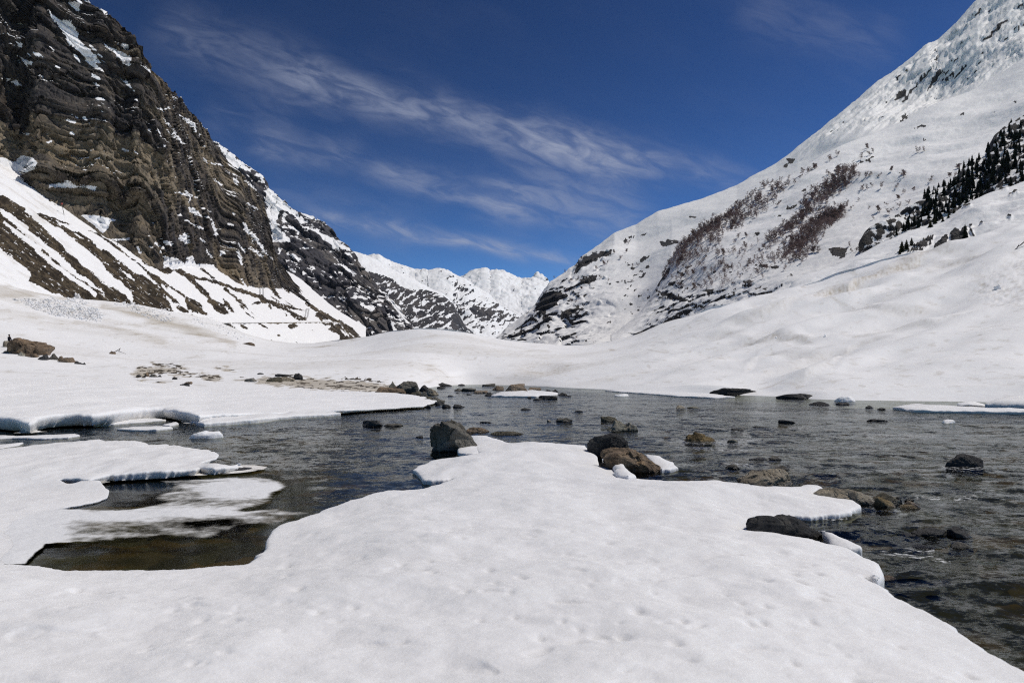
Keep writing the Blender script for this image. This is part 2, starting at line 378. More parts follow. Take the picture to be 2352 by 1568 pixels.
d += spm*.16*np.abs(fbm(q/.7, 2, 33)); dirt += spm*.35*sstep(.1, .5, fbm(q/.8, 2, 33)); 
spots = sstep(.46, .6, fbm(np.stack([q[..., 0]/.9, q[..., 1]/1.6, 0*x], -1), 2, 71)+.25*fbm(q/14, 2, 72))
dirt += .28*spots*(y > 560)*inn
# crater of darker snow right of the mound
cr = np.hypot((x-1245)/52, (y-846)/16); dirt += .35*np.exp(-((cr-.8)/.5)**2)*(.3+np.clip(fbm(np.stack([x/5, y/3, 0*x], -1), 3, 9)+.35, 0, 1)); d -= .5*np.exp(-cr**2)
for bnd, wt in (([(950, 1235, 18), (1150, 1290, 30), (1400, 1370, 40), (1700, 1440, 38), (1950, 1530, 26), (2150, 1600, 14)], .55), ([(0, 1100, 30), (150, 1130, 50), (400, 1110, 25), (600, 1150, 20)], .5), ([(700, 1380, 14), (1000, 1430, 25), (1300, 1500, 20), (1500, 1560, 20)], .4), ([(0, 1290, 20), (300, 1330, 25), (700, 1400, 12)], .25)):
    dirt += wt*sstep(-10, 8, stroke_mask(x, y, [X(bnd, *c2)])+9*fbm(np.stack([x/60, y/9, 0*x], -1), 4, 44))
# mud and gravel of the old bank showing on the left
mudp = [X(p, *z2) for p in ([(360, 330), (450, 270), (800, 270), (1050, 290), (900, 310), (700, 330), (560, 340), (450, 360)], [(1150, 340), (1380, 340), (1450, 370), (1400, 390), (1250, 390)], [(850, 320), (1100, 330), (1150, 350), (900, 350)], [(270, 420), (500, 400), (850, 410), (700, 430), (450, 440)], [(1580, 390), (1700, 375), (2000, 380), (2300, 420), (2352, 470), (2200, 460), (1900, 420)], [(600, 240), (800, 258), (980, 272), (700, 262)], [(1380, 278), (1480, 275), (1600, 300), (1520, 305)])]
mudp += [X([(0, 510), (100, 500), (330, 510), (500, 520), (700, 530), (950, 545), (1180, 570), (1250, 600), (1400, 650), (1200, 655), (900, 650), (600, 640), (300, 610), (100, 590), (0, 570)], *c6)]
md = blob_mask(x, y, mudp)+9*fbm(np.stack([x/24, y/3., 0*x], -1), 4, 50)
mud = sstep(-2.5, 2.5, md)
dk = stroke_mask(x, y, [X(p, *c6) for p in ([(820, 520, 7), (1000, 530, 9), (1150, 556, 7)], [(640, 592, 9), (860, 608, 12)], [(240, 500, 9), (420, 525, 11)], [(960, 600, 9), (1100, 600, 9)])]+[X(p, *z2) for p in ([(450, 270, 8), (560, 285, 8)], [(660, 255, 9), (960, 272, 9)], [(1170, 345, 9), (1400, 352, 8)], [(400, 350, 8), (520, 360, 14)], [(560, 320, 6), (900, 318, 9), (1070, 335, 7)])], 10)+4*fbm(np.stack([x/14, y/2.6, 0*x], -1), 3, 51)
darkm = np.maximum(sstep(-1, 2., dk), sstep(.45, .6, fbm(np.stack([x/22, y/2.6, 0*x], -1), 4, 52)+.30)*mud*.95)
under = stroke_mask(x, y, [X([(450, 850, 6), (640, 905, 8), (660, 910, 5)], *d4)], 8)
dirt = np.clip(dirt+.8*mud, 0, .95)
snow = 1-darkm
R.displace(d*inn*np.clip((R.P[..., 1]-sD[None])/8, .15, 1), up)
R.A = {'snow': snow, 'dirt': dirt}
o = tag(R.build('snow_field', M_FIELD), 'broad white snow floor of the valley with a central mound and a fan on the right', 'snow field', kind='structure')

# ---- talus slope on the left: a plane valley wall, earth and snow in stripes
CB = [(-300, 180), (0, 366), (45, 388), (80, 428), (140, 466), (185, 495), (238, 533), (278, 552), (325, 588), (375, 606), (425, 600), (470, 604), (500, 610), (560, 645), (600, 650), (642, 652), (688, 674), (721, 702), (764, 738), (800, 762), (840, 785)]
pxG = np.arange(-280, 842, 2.2)
cb = curve(pxG, CB); gD = lambda px, py: 115000./np.maximum(py-.7*px-32, 120)
ny = 190; t = np.linspace(0, 1, ny)[:, None]
lo = curve(pxG, CREST, 1)+26; lo = np.where(pxG > 640, np.maximum(lo, 806), lo); hi = np.minimum(cb-34, lo-6)
gy = lo[None]*(1-t)+hi[None]*t; gx = np.broadcast_to(pxG[None], gy.shape)
TAL = Relief(pxG, [(lo, gD(pxG, lo)), (hi, gD(pxG, hi))], [ny]); TAL.P = PW(gx, gy, gD(gx, gy)); TAL.renorm(); TAL.px0, TAL.py0 = gx.copy(), gy.copy()
x, y = gx, gy
jit = 3.5*fbm(np.stack([(x+.9*y)/40, (y-.7*x)/9, 0*x], -1), 5, 61)+1.5*fbm(np.stack([x/6, y/6, 0*x], -1), 3, 62)
ROCKP = [X(p, *c2) for p in (
 [(0, 215), (120, 290), (240, 360), (420, 520), (600, 680), (800, 870), (960, 1010), (1130, 1110), (1210, 1195), (1200, 1260), (900, 1260), (700, 1230), (560, 1150), (400, 1090), (260, 1020), (290, 960), (250, 900), (210, 865), (100, 790), (0, 720), (-300, 500), (-300, 0)],
 [(230, 345), (360, 400), (500, 460), (540, 500), (720, 560), (735, 580), (830, 650), (900, 700), (1000, 760), (1110, 845), (1250, 940), (1400, 1020), (1500, 1110), (1530, 1180), (1590, 1290), (1400, 1300), (1230, 1260), (1180, 1100), (1120, 1020), (1000, 940), (900, 820), (760, 700), (650, 610), (540, 530), (400, 450)],
 [(775, 540), (900, 580), (1000, 640), (1110, 720), (1190, 790), (1300, 880), (1420, 960), (1550, 1050), (1700, 1150), (1690, 1170), (1560, 1090), (1480, 1040), (1500, 1100), (1600, 1180), (1720, 1310), (1650, 1300), (1540, 1170), (1400, 1000), (1300, 900), (1180, 800), (1100, 740), (1000, 680), (900, 610)],
 [(1290, 815), (1380, 850), (1500, 890), (1620, 920), (1560, 945), (1500, 945), (1420, 900), (1330, 870)],
 [(1620, 915), (1720, 960), (1790, 1000), (1880, 1100), (1960, 1180), (2060, 1240), (2110, 1310), (2060, 1320), (1980, 1290), (1900, 1190), (1800, 1080), (1690, 970)],
 [(2040, 1165), (2100, 1220), (2160, 1305), (2120, 1295), (2060, 1230)], [(1690, 1155), (1750, 1160), (1830, 1210), (1870, 1290), (1900, 1330), (1800, 1310), (1720, 1290), (1690, 1220)],
 [(1600, 1325), (1650, 1340), (1720, 1395), (1660, 1390)], [(2040, 1385), (2110, 1400), (2180, 1470), (2110, 1450)], [(1700, 1340), (1800, 1330), (1830, 1370), (1760, 1360)])]
ROCKP += [X(p, *z4) for p in ([(540, 460), (610, 460), (700, 500), (750, 590), (830, 690), (760, 680), (680, 610), (600, 510)], [(80, 270), (150, 320), (250, 390), (300, 450), (250, 440), (150, 370)], [(330, 300), (480, 250), (550, 430), (480, 470), (390, 440)], [(840, 930), (900, 960), (940, 1040), (880, 1030)],
 [(740, 370), (830, 430), (1000, 560), (960, 565), (850, 490)], [(1480, 980), (1530, 920), (1600, 960), (1730, 980), (1780, 1090), (1600, 1110), (1560, 1060), (1470, 1030)], [(1620, 1165), (1900, 1150), (2060, 1170), (2200, 1260), (2400, 1500), (1970, 1560), (1940, 1400), (1850, 1340), (1730, 1280), (1760, 1220), (1640, 1190)],
 [(340, 1165), (430, 1175), (520, 1240), (610, 1320), (540, 1290), (430, 1230)], [(0, 1170), (60, 1190), (140, 1270), (60, 1270), (0, 1220)], [(900, 1190), (1170, 1190), (1060, 1260), (1000, 1290), (940, 1250)], [(1410, 1300), (1480, 1360), (1440, 1355)], [(715, 1380), (790, 1420), (740, 1420)], [(370, 1480), (450, 1520), (400, 1525)], [(1090, 1530), (1140, 1550), (1100, 1565)], [(820, 1440), (890, 1480), (850, 1475)])]
rs = blob_mask(x, y, ROCKP)
ST = [X(p, *c2) for p in ([(1620, 920, 18), (1780, 985, 14), (1920, 1010, 14), (2100, 1060, 16), (2200, 1100, 20), (2350, 1150, 14)], [(2060, 1090, 14), (2200, 1200, 14), (2300, 1300, 8), (2350, 1350, 5)], [(1840, 900, 10), (1960, 990, 10)], [(220, 100, 9), (310, 170, 8)], [(450, 280, 4), (600, 385, 6)], [(370, 400, 8), (620, 495, 8)])]
ST += [X(p, *z4) for p in ([(0, 490, 12), (100, 520, 16), (200, 570, 20), (330, 620, 25), (450, 690, 55), (560, 750, 50), (650, 800, 30), (780, 850, 30), (880, 890, 35), (960, 930, 30), (1060, 990, 40), (1180, 1060, 45), (1290, 1080, 25)], [(560, 700, 10), (700, 770, 15), (850, 810, 22), (1000, 850, 22), (1130, 890, 16), (1260, 912, 6)], [(560, 760, 30), (600, 880, 18)], [(600, 640, 9), (780, 750, 8)], [(890, 725, 12), (1020, 825, 9)],
 [(1160, 600, 12), (1300, 760, 28), (1450, 860, 34), (1600, 960, 40), (1800, 1090, 40), (2000, 1150, 30)], [(0, 830, 14), (80, 920, 12), (200, 1030, 10), (300, 1090, 6)], [(230, 790, 8), (300, 770, 25), (380, 760, 10)], [(0, 1455, 9), (200, 1450, 14), (330, 1500, 8)], [(620, 1490, 7), (780, 1560, 9)])]
rs = np.maximum(rs, stroke_mask(x, y, ST))
sn = stroke_mask(x, y, [X(p, *c2) for p in ([(10, 370, 22), (160, 490, 24), (330, 640, 30), (520, 800, 26), (700, 960, 22), (950, 1112, 10)], [(40, 480, 10), (250, 650, 20), (450, 830, 20), (650, 990, 14), (800, 1090, 12), (860, 1150, 22)], [(250, 360, 26), (420, 510, 36), (600, 660, 44), (800, 850, 46), (960, 990, 40), (1090, 1060, 42), (1160, 1120, 34), (1205, 1190, 14)], [(350, 620, 8), (480, 760, 10), (620, 880, 8)])])
sn = np.maximum(sn, blob_mask(x, y, [X(p, *c2) for p in ([(670, 585), (740, 600), (755, 640), (700, 610)], [(1120, 920), (1190, 960), (1230, 1005), (1170, 980)], [(960, 840), (1000, 865), (990, 870)], [(1520, 1180), (1560, 1210), (1700, 1260), (1600, 1240)])]))
sn = np.maximum(sn, stroke_mask(x, y, [X(p, *z4) for p in ([(1970, 1190, 14), (2010, 1250, 14)], [(1980, 1290, 10), (2070, 1390, 14)], [(2050, 1310, 8), (2130, 1410, 10)], [(2130, 1340, 8), (2220, 1420, 10)], [(1850, 1175, 18), (1920, 1190, 10)], [(910, 950, 18), (960, 990, 20)])]))
rock = np.minimum(rs+jit, -(sn+jit*.7))
rock = np.maximum(rock, np.where(y < cb[None]-1, -(sn+jit)*0-6, -20))
snow = sstep(2.2, -2.2, rock)
snow = np.clip(snow+.6*sstep(.34, .55, fbm(TAL.P/np.array([3., 1.6, 3.]), 3, 64))*(rock > 0), 0, 1)
dd = .7*fbm(TAL.P/np.array([40., 6., 40.]), 4, 65)+1.1*fbm(TAL.P/np.array([9, 4, 9.]), 4, 66)*(1-snow)+.35*fbm(TAL.P/1.8, 3, 67)*(1.2-snow)+.35*(snow > .5)
TAL.displace(dd)
dirt = .3*sstep(.1, .5, fbm(np.stack([(x+.7*y)/80, (y-.7*x)/8, 0*x], -1), 4, 68))*sstep(300, 60, x)
TAL.A = {'snow': snow, 'dirt': dirt, 'tone': .55+.55*fbm(np.stack([(x+.7*y)/75, (y-.7*x)/6.5, 0*x], -1), 5, 69)+.35*fbm(TAL.P/1.6, 3, 70)}
tag(TAL.build('talus_slope', M_TALUS), 'earth and snow striped slope below the brown cliff on the left', 'slope', kind='structure')

# ---- the big brown cliff
SIL = [(-300, -420), (0, -200), (150, -60), (200, -2), (211, 10), (240, 24), (263, 38), (300, 75), (323, 100), (324, 112), (330, 130), (347, 148), (362, 168), (380, 190), (412, 226), (445, 260), (462, 284), (475, 300), (488, 317), (500, 333), (520, 360), (535, 382), (560, 404), (587, 434), (598, 450), (606, 465), (616, 500), (619, 530), (625, 562), (634, 585), (642, 603), (670, 643), (700, 676), (721, 699), (764, 737), (800, 757), (826, 771), (850, 790)]
pxH = np.arange(-280, 832, 2.)
sy = curve(pxH, SIL, lin=True); hb = curve(pxH, CB)+14; sy = np.minimum(sy, hb-4)
bDp = gD(pxH, np.minimum(hb, 800))+1.5
hD = bDp*1.17+25*sstep(830, 500, pxH)
mD = bDp*.55+hD*.45-4*sstep(830, 600, pxH); mY = hb*.42+sy*.58
CLF = Relief(pxH, [(hb, bDp), (mY, mD), (sy, hD), (sy+35, hD*1.12)], [120, 150, 8])
P0 = CLF.P; x, y = CLF.px0, CLF.py0; nv = P0.shape[0]
V = np.linspace(0, 1, nv)[:, None]
edge = np.clip((y-sy[None])/40, .25, 1)*sstep(832, 700, x)+.0
wob = lerp3(P0, 45, 80)
Q = P0+wob*np.array([1., 1., .5])+.45*lerp3(P0, 5, 79)
sz = Q[..., 2]*.95+.16*Q[..., 1]-.1*Q[..., 0]
frac_ = lambda v: v-np.floor(v)
def terr(h, seed):
    u = h+.6*fbm(Q/40, 3, seed); f = u-np.floor(u); return sstep(0, .75, 1-f)-.5*(1-f)
amp = .5+.9*sstep(-.2, .35, fbm(Q/70, 3, 83))
uw = Q[..., 1]*.75-Q[..., 0]*.45
f1, f2, t1 = facet(np.stack([uw/17, sz/44, 0*uw+.3], -1), 84, .55, True)
g1, g2, t2 = facet(np.stack([uw/6.5, sz/15., 0*uw+.6], -1), 85, .7, True); h1, h2, t3 = facet(np.stack([uw/3.6, sz/4.2, 0*uw+.2], -1), 89, .9, True)
d = 4*fbm(P0/95, 2, 81)*edge+1.2*terr(sz/31+.25*fbm(Q/26, 3, 95), 82)*amp*np.minimum(edge*1.2, 1)+.1*terr(sz/9.5+.5*fbm(Q/9, 2, 96), 86)*amp+8.*f1*edge-2.0*sstep(.10, 0, np.abs(noise(np.stack([uw/13, sz/75, 0*uw], -1)+.2*fbm(Q/14, 3, 97)[..., None], 98)))*1.7-.8*sstep(.10, 0, np.abs(noise(np.stack([uw/5, sz/26, 0*uw+5], -1)+.2*fbm(Q/6, 3, 99)[..., None], 94)))-.55*sstep(.16, .02, np.abs(frac_(sz/9.5+.5*fbm(np.stack([uw/60, sz/70, 0*uw], -1), 3, 93))-.5))*sstep(-.1, .25, fbm(np.stack([uw/30, sz/18, 0*uw], -1), 2, 92))-.25*sstep(.2, .02, np.abs(frac_(sz/3.7+.4*fbm(np.stack([uw/40, sz/50, 0*uw], -1), 2, 94))-.5))*sstep(-.1, .3, fbm(np.stack([uw/18, sz/11, 0*uw], -1), 2, 91))+4.6*g1-1.0*sstep(.08, 0, g2)+2.0*h1+.7*ridged(Q/np.array([11, 11, 19.]), 4, 87)+.05*noise(np.stack([uw/45, sz/2.4, 0*uw], -1), 88)+.35*fbm(P0/3.2, 3, 88)
d = np.where(V < .03, d*.3, d)
CLF.displace(d*(.3+.7*sstep(835, 720, x))*(1-.35*sstep(300, 480, x)), CLF.camdir(.6)); CLF.renorm(); x, y = to_px(CLF.P)
SN1 = [X(p, *c1) for p in ([(610, 0), (720, 0), (755, 25), (735, 95), (710, 105), (640, 50)], [(430, 75), (500, 150), (560, 180), (640, 185), (690, 250), (720, 310), (715, 350), (750, 395), (830, 455), (900, 520), (935, 580), (880, 580), (920, 620), (970, 665), (900, 640), (830, 610), (760, 520), (700, 460), (620, 400), (595, 330), (560, 280), (520, 220), (470, 170)],
 [(120, 370), (220, 400), (200, 440), (170, 430)], [(145, 325), (200, 350), (150, 345)], [(150, 500), (230, 540), (330, 585), (250, 600), (270, 640), (330, 680), (405, 700), (400, 715), (300, 680), (240, 620), (200, 550)], [(215, 455), (260, 490), (300, 530), (340, 560), (420, 600), (380, 590), (310, 545), (250, 500)], [(300, 475), (370, 500), (450, 550), (390, 530), (330, 520)], [(0, 715), (80, 720), (150, 735), (200, 770), (170, 795), (100, 760), (30, 735)],
 [(1035, 370), (1100, 405), (1150, 400), (1165, 395), (1200, 440), (1150, 455), (1180, 480), (1110, 430)], [(930, 385), (1000, 430), (1080, 460), (1160, 490), (1205, 520), (1200, 620), (1150, 600), (1080, 530), (1060, 490), (990, 450)], [(1275, 570), (1330, 600), (1385, 650), (1380, 670), (1310, 620)], [(1345, 705), (1390, 740), (1385, 770), (1350, 730)], [(745, 1060), (800, 1060), (790, 1090), (830, 1140), (750, 1080)], [(625, 1235), (660, 1200), (710, 1240)],
 [(1620, 1040), (1720, 1080), (1810, 1150), (1800, 1175), (1845, 1270), (1780, 1190), (1700, 1110)], [(1580, 870), (1625, 905), (1600, 930)], [(1110, 1345), (1190, 1385), (1180, 1405), (1120, 1380)], [(0, 1440), (130, 1490), (200, 1415), (290, 1440), (345, 1500), (300, 1560), (0, 1640)])]
SN1 += [X(p, *c2) for p in ([(410, 140), (560, 110), (620, 85), (700, 130), (830, 135), (900, 140), (870, 180), (760, 155), (690, 165), (600, 155), (540, 150), (480, 160), (420, 160)], [(1725, 320), (1810, 350), (1860, 425), (1800, 410), (1740, 380)], [(1640, 345), (1690, 420), (1760, 480), (1850, 510), (1890, 540), (1820, 535), (1750, 490), (1690, 450)], [(1945, 590), (1985, 560), (2005, 590), (1975, 605)], [(2145, 70), (2190, 100), (2180, 140), (2145, 100)], [(1490, 620), (1560, 640), (1600, 690), (1520, 680), (1500, 760), (1465, 750), (1500, 690)],
 [(1610, 620), (1690, 570), (1720, 550), (1720, 620), (1740, 670), (1700, 675), (1660, 640)], [(2010, 720), (2060, 740), (2070, 770), (2020, 780)], [(2170, 730), (2230, 800), (2220, 860), (2190, 820)], [(740, 410), (860, 405), (940, 420), (1080, 450), (1010, 470), (1000, 530), (940, 575), (870, 510), (800, 450)], [(1000, 630), (1100, 620), (1190, 610), (1190, 635), (1060, 640)], [(1500, 760), (1550, 790), (1640, 800), (1700, 850), (1720, 790), (1770, 780), (1800, 850), (1950, 860), (2000, 900), (2000, 1000), (1500, 950)])]
SNS = [X(p, *c1) for p in ([(780, 0, 7), (850, 38, 5)], [(905, 85, 8), (950, 110, 9), (990, 150, 5)], [(825, 420, 8), (900, 490, 12), (970, 575, 5)], [(740, 205, 8), (775, 230, 12), (830, 310, 5)], [(1105, 705, 8), (1150, 750, 16), (1250, 855, 5)], [(850, 690, 14), (900, 720, 16), (930, 755, 8)], [(860, 755, 8), (900, 790, 12)], [(680, 490, 10), (710, 545, 16), (740, 580, 8)], [(460, 440, 12), (495, 465, 10)], [(480, 595, 6), (545, 625, 8)], [(890, 905, 10), (955, 915, 12)], [(925, 1020, 6), (970, 1055, 10)], [(650, 1040, 8), (710, 1075, 10)],
 [(620, 1100, 12), (680, 1120, 14)], [(1450, 990, 9), (1500, 1010, 14), (1545, 990, 8)], [(1495, 1095, 6), (1530, 1120, 14), (1560, 1160, 8)], [(1585, 1180, 8), (1630, 1260, 16), (1680, 1320, 8)], [(1545, 1200, 6), (1600, 1265, 6)], [(1450, 1190, 10), (1475, 1255, 10)], [(1470, 1310, 7), (1530, 1350, 8)], [(1850, 1310, 6), (1880, 1340, 6)], [(1220, 1380, 6), (1270, 1415, 6)], [(1870, 1460, 10), (1900, 1490, 9)], [(1945, 1500, 9), (2040, 1515, 9)], [(1250, 920, 10), (1270, 940, 6)], [(1215, 990, 6), (1235, 1000, 8)], [(1365, 1195, 12), (1390, 1205, 8)], [(430, 1315, 7), (470, 1300, 9)], [(220, 1385, 6), (265, 1390, 6)], [(215, 1225, 7), (265, 1235, 6)])]
SNS += [X(p, *c2) for p in ([(1620, 195, 8), (1700, 215, 12), (1820, 245, 6)], [(1710, 190, 8), (1760, 230, 14), (1730, 290, 8)], [(1855, 340, 6), (1930, 370, 6)], [(1880, 400, 8), (1920, 430, 8)], [(1940, 450, 8), (1975, 545, 14)], [(1965, 80, 6), (2030, 130, 8)], [(2240, 80, 8), (2350, 170, 14)], [(2280, 300, 6), (2350, 350, 12)], [(2235, 480, 8), (2260, 540, 16), (2350, 630, 16)], [(1835, 620, 10), (1880, 650, 14)], [(1895, 720, 10), (1945, 790, 12)], [(2190, 670, 7), (2245, 745, 8)], [(2290, 710, 10), (2350, 740, 14)], [(1430, 660, 10), (1455, 685, 10)], [(1255, 700, 12), (1290, 745, 16)], [(2215, 990, 8), (2260, 1060, 10)], [(2100, 490, 10), (2140, 500, 8)], [(2140, 380, 8), (2150, 400, 8)])]
SNS += [X(p, *c5) for p in ([(335, 650, 10), (350, 700, 14), (400, 750, 18), (450, 810, 14), (480, 860, 12), (545, 925, 6)], [(380, 840, 8), (470, 910, 12)], [(270, 320, 10), (285, 365, 10)], [(100, 320, 6), (160, 370, 6)], [(360, 510, 6), (415, 560, 6)], [(285, 870, 10), (315, 965, 10)], [(290, 810, 6), (335, 875, 8)])]
# snow lies on the steps behind each patch: the mask follows the photo's patches, roughened by the ledges
jit = 1.6*fbm(np.stack([x/9, y/9, 0*x], -1), 3, 90)+2.2*(CLF.N[..., 2]-.42)
sm = np.maximum(blob_mask(x, y, SN1), stroke_mask(x, y, SNS))+jit
snow = sstep(-1.1, 1.1, sm)
ledge = sstep(.93, 1.03, CLF.N[..., 2]+.4*fbm(P0/26, 3, 91)); snow = np.maximum(snow, ledge*.85*(y < hb[None]-10))
tone = .42*t1+.30*t2+.16*t3+.06+.22*np.exp(-((y-395)/75)**2-((x-270)/200)**2)-.10*sstep(200, 60, y)+.30*fbm(np.stack([uw/60, sz/40, 0*uw], -1), 4, 78)-.05
CLF.A = {'snow': snow, 'dirt': 0*x, 'tone': tone}
# snow evens out the steps it fills
tag(CLF.build('mountain_cliff', M_CLIFF), 'steep brown rock cliff with snow patches on the left', 'mountain', kind='structure')

# ---- second mountain on the left
SI = [(420, 290), (505, 337), (530, 352), (569, 385), (600, 404), (612, 418), (615, 431), (642, 453), (673, 477), (694, 491), (734, 504), (758, 523), (773, 544), (798, 567), (816, 584), (828, 614), (856, 641), (886, 675), (917, 706), (950, 751), (985, 800)]
pxI = np.arange(430, 975, 1.7)
sy = curve(pxI, SI, lin=True); hb = 0*pxI+812
bd = 900+(pxI-600)*.9; cd = bd+(hb-sy)*1.15
SEC = Relief(pxI, [(hb, bd), (hb*.45+sy*.55, bd*.72+cd*.28), (sy, cd), (sy+25, cd*1.15)], [80, 100, 6])
x, y, P0 = SEC.px0, SEC.py0, SEC.P
edge = np.clip((y-sy[None])/30, .3, 1)
Q = P0+lerp3(P0, 120, 100)*16
f1, f2 = facet(np.stack([Q[..., 0]/60, Q[..., 1]/48, Q[..., 2]/150], -1), 101, .8); g1, g2 = facet(np.stack([Q[..., 0]/22, Q[..., 1]/18, Q[..., 2]/40], -1), 107, .9)
sz = Q[..., 2]+.2*Q[..., 1]
d = 24*fbm(P0/200, 3, 102)*edge+14*terr(sz/70, 103)*edge+3*terr(sz/24, 104)+20*f1*edge-5*sstep(.08, 0, f2)+8*g1+4*ridged(Q/np.array([30, 30, 70.]), 5, 105)+1.5*fbm(P0/9, 3, 106)
SEC.displace(d*sstep(985, 880, x)*.8, SEC.camdir(.6)); SEC.renorm(); x, y = to_px(SEC.P)
zones = [X(p, *c5) for p in ([(140, 60), (230, 130), (330, 215), (380, 265), (300, 238), (240, 232), (190, 170)], [(500, 390), (490, 480), (510, 560), (520, 650), (540, 740), (540, 800), (690, 800), (640, 740), (600, 680), (570, 640), (600, 580), (640, 560), (690, 590), (800, 640), (720, 570), (640, 500), (560, 430)], [(765, 580), (900, 628), (860, 628), (800, 615)], [(870, 710), (930, 745), (1000, 770), (1060, 800), (1110, 850), (1145, 870), (1080, 855), (1000, 855), (980, 875), (1000, 820), (930, 775)], [(650, 880), (700, 890), (775, 930), (700, 925)], [(730, 600), (830, 645), (760, 670)], [(1050, 1210), (1100, 1215), (1095, 1240), (1050, 1235)], [(760, 1190), (840, 1210), (845, 1245), (790, 1230)], [(1210, 1250), (1320, 1300), (1300, 1320), (1220, 1290)], [(660, 980), (730, 1030), (690, 1020)], [(580, 830), (620, 850), (600, 880)], [(900, 1205), (970, 1220), (910, 1220)], [(780, 840), (850, 845), (790, 850)], [(830, 975), (875, 1005), (840, 1010)], [(1030, 930), (1180, 1040), (1130, 1030), (1060, 975)])]
zones_s = [X(p, *c5) for p in ([(330, 330, 10), (400, 400, 18), (425, 450, 10)], [(430, 290, 8), (465, 310, 8)], [(440, 340, 6), (480, 345, 8)], [(670, 680, 6), (740, 720, 8), (730, 760, 6)], [(640, 560, 10), (625, 690, 8)], [(1360, 1150, 10), (1450, 1250, 14), (1560, 1400, 10)], [(1450, 1410, 10), (1465, 1460, 12)])]
zm = np.maximum(blob_mask(x, y, zones), stroke_mask(x, y, zones_s))
n_ = fbm(np.stack([x/16, y/7, 0*x], -1), 4, 110)
pat = sstep(.55, .66, SEC.N[..., 2]*.62+.42*n_+.16*sstep(640, 800, y)+.35*fbm(np.stack([x/70, y/50, 0*x], -1), 2, 111))
snow = np.maximum(sstep(-1.5, 1.5, zm+3.5*n_+4*(SEC.N[..., 2]-.35)), pat*.95)
SEC.A = {'snow': snow, 'dirt': 0*x, 'tone': .25+.5*facet(np.stack([(Q[..., 1]*.75-Q[..., 0]*.45)/38, Q[..., 2]/120, 0*x], -1), 101, .8, True)[2]+.5*fbm(Q/np.array([60, 60, 30.]), 3, 112)}
tag(SEC.build('mountain_ridge', M_FAR), 'dark grey rock mountain streaked with snow behind the brown cliff', 'mountain', kind='structure')

# ---- far ranges at the head of the valley
def far(name, px, sil, base, bd, cd, seed, amp, snowf, label, rows=130, mat=M_VFAR, mid=.5):
    sy = curve(px, sil, lin=True); hb = 0*px+base; sy = np.minimum(sy, hb-3)
    Rr = Relief(px, [(hb, 0*px+bd), (hb*mid+sy*(1-mid), 0*px+bd*.6+cd*.4), (sy, 0*px+cd), (sy+12, 0*px+cd*1.2)], [rows//2, rows//2, 5])
    x, y, P0 = Rr.px0, Rr.py0, Rr.P; L = cd/3000.
    Q = P0+lerp3(P0, 200*L, seed)*26*L
    d = amp*.15*L*(ridged(Q/(260*L), 5, seed+1, .46)*np.clip((y-sy[None])/16, .25, 1)+.12*fbm(Q/(50*L), 4, seed+2)+.1*fbm(Q/(14*L), 3, seed+4))
    Rr.displace(d*np.clip((hb-y)/20, .2, 1)); Rr.renorm()
    n_ = fbm(np.stack([x/15, (y+.4*x)/8., 0*x], -1), 6, seed+3, gain=.62)
    Rr.A = {'snow': np.clip(snowf(x, y, Rr.N, n_, sy), 0, 1), 'dirt': 0*x}
    tag(Rr.build(name, mat), label, 'mountain', kind='structure'); return Rr
rl = X([(1150, 960), (1210, 1010), (1300, 1035), (1420, 1060), (1500, 1120), (1600, 1150), (1750, 1170), (1850, 1210), (1930, 1290)], *c5)
rlx, rly = [p[0] for p in rl], [p[1] for p in rl]
far('mountain_ridge', np.arange(780, 1092, 1.5), [(770, 560), (810, 577), (830, 583), (855, 593), (901, 620), (947, 641), (993, 666), (1013, 672), (1036, 692), (1048, 712), (1057, 730), (1073, 755), (1086, 764), (1095, 790)], 846, 1900, 2700, 200, 130,
    lambda x, y, N, n, sy: sstep(-.15, .15, .62-.92*sstep(-8, 10, y-np.interp(x, rlx, rly)+14*n)+.75*n+.5*(N[..., 2]-.62)), 'third mountain on the left, smooth snow cap above banded dark rock')
far('mountain_ridge', np.arange(800, 1225, 1.5), [(780, 590), (846, 588), (856, 584), (872, 586), (898, 602), (925, 610), (953, 620), (983, 623), (1000, 619), (1017, 619), (1033, 624), (1047, 634), (1068, 640), (1100, 664), (1118, 675), (1151, 705), (1175, 720), (1198, 731), (1225, 760)], 846, 3000, 4200, 230, 210,
    lambda x, y, N, n, sy: sstep(-.15, .15, .50+.9*n+.5*(N[..., 2]-.66)-.62*np.exp(-((y-728-.2*(x-1120))/24)**2)-.55*np.exp(-(((y-662-.45*(x-1050))/11)**2+((x-1055)/34)**2))-.35*np.exp(-(((x-1100)/30)**2+((y-750)/30)**2))), 'rugged snowy ridge with bare rock bands at the head of the valley')
far('mountain_peak', np.arange(1030, 1330, 1.5), [(1020, 650), (1048, 640), (1068, 635), (1080, 627), (1093, 622), (1102, 620), (1111, 617), (1118, 620), (1123, 625), (1132, 622), (1141, 621), (1156, 625), (1171, 632), (1184, 637), (1198, 641), (1216, 638), (1226, 636), (1240, 642), (1256, 650), (1275, 668), (1330, 720)], 846, 4800, 6600, 260, 280,
    lambda x, y, N, n, sy: sstep(-.2, .2, .75+.8*n+.9*(N[..., 2]-.7)-.35*np.exp(-(((x-1105)/16)**2+((y-(648-(x-1105)*.55))/7)**2))), 'white far peaks closing the valley in the middle', 150)
far('mountain_peak', np.arange(1195, 1300, 1.2), [(1190, 672), (1205, 655), (1216, 643), (1222, 639), (1228, 632), (1231, 630), (1234, 626), (1238, 630), (1243, 631), (1248, 638), (1254, 641), (1263, 651), (1280, 668), (1300, 690)], 846, 8200, 8800, 290, 260,
    lambda x, y, N, n, sy: sstep(-.2, .2, .25+.9*n+.8*(N[..., 2]-.6)), 'small jagged blue rock summit behind the white far peaks', 80)

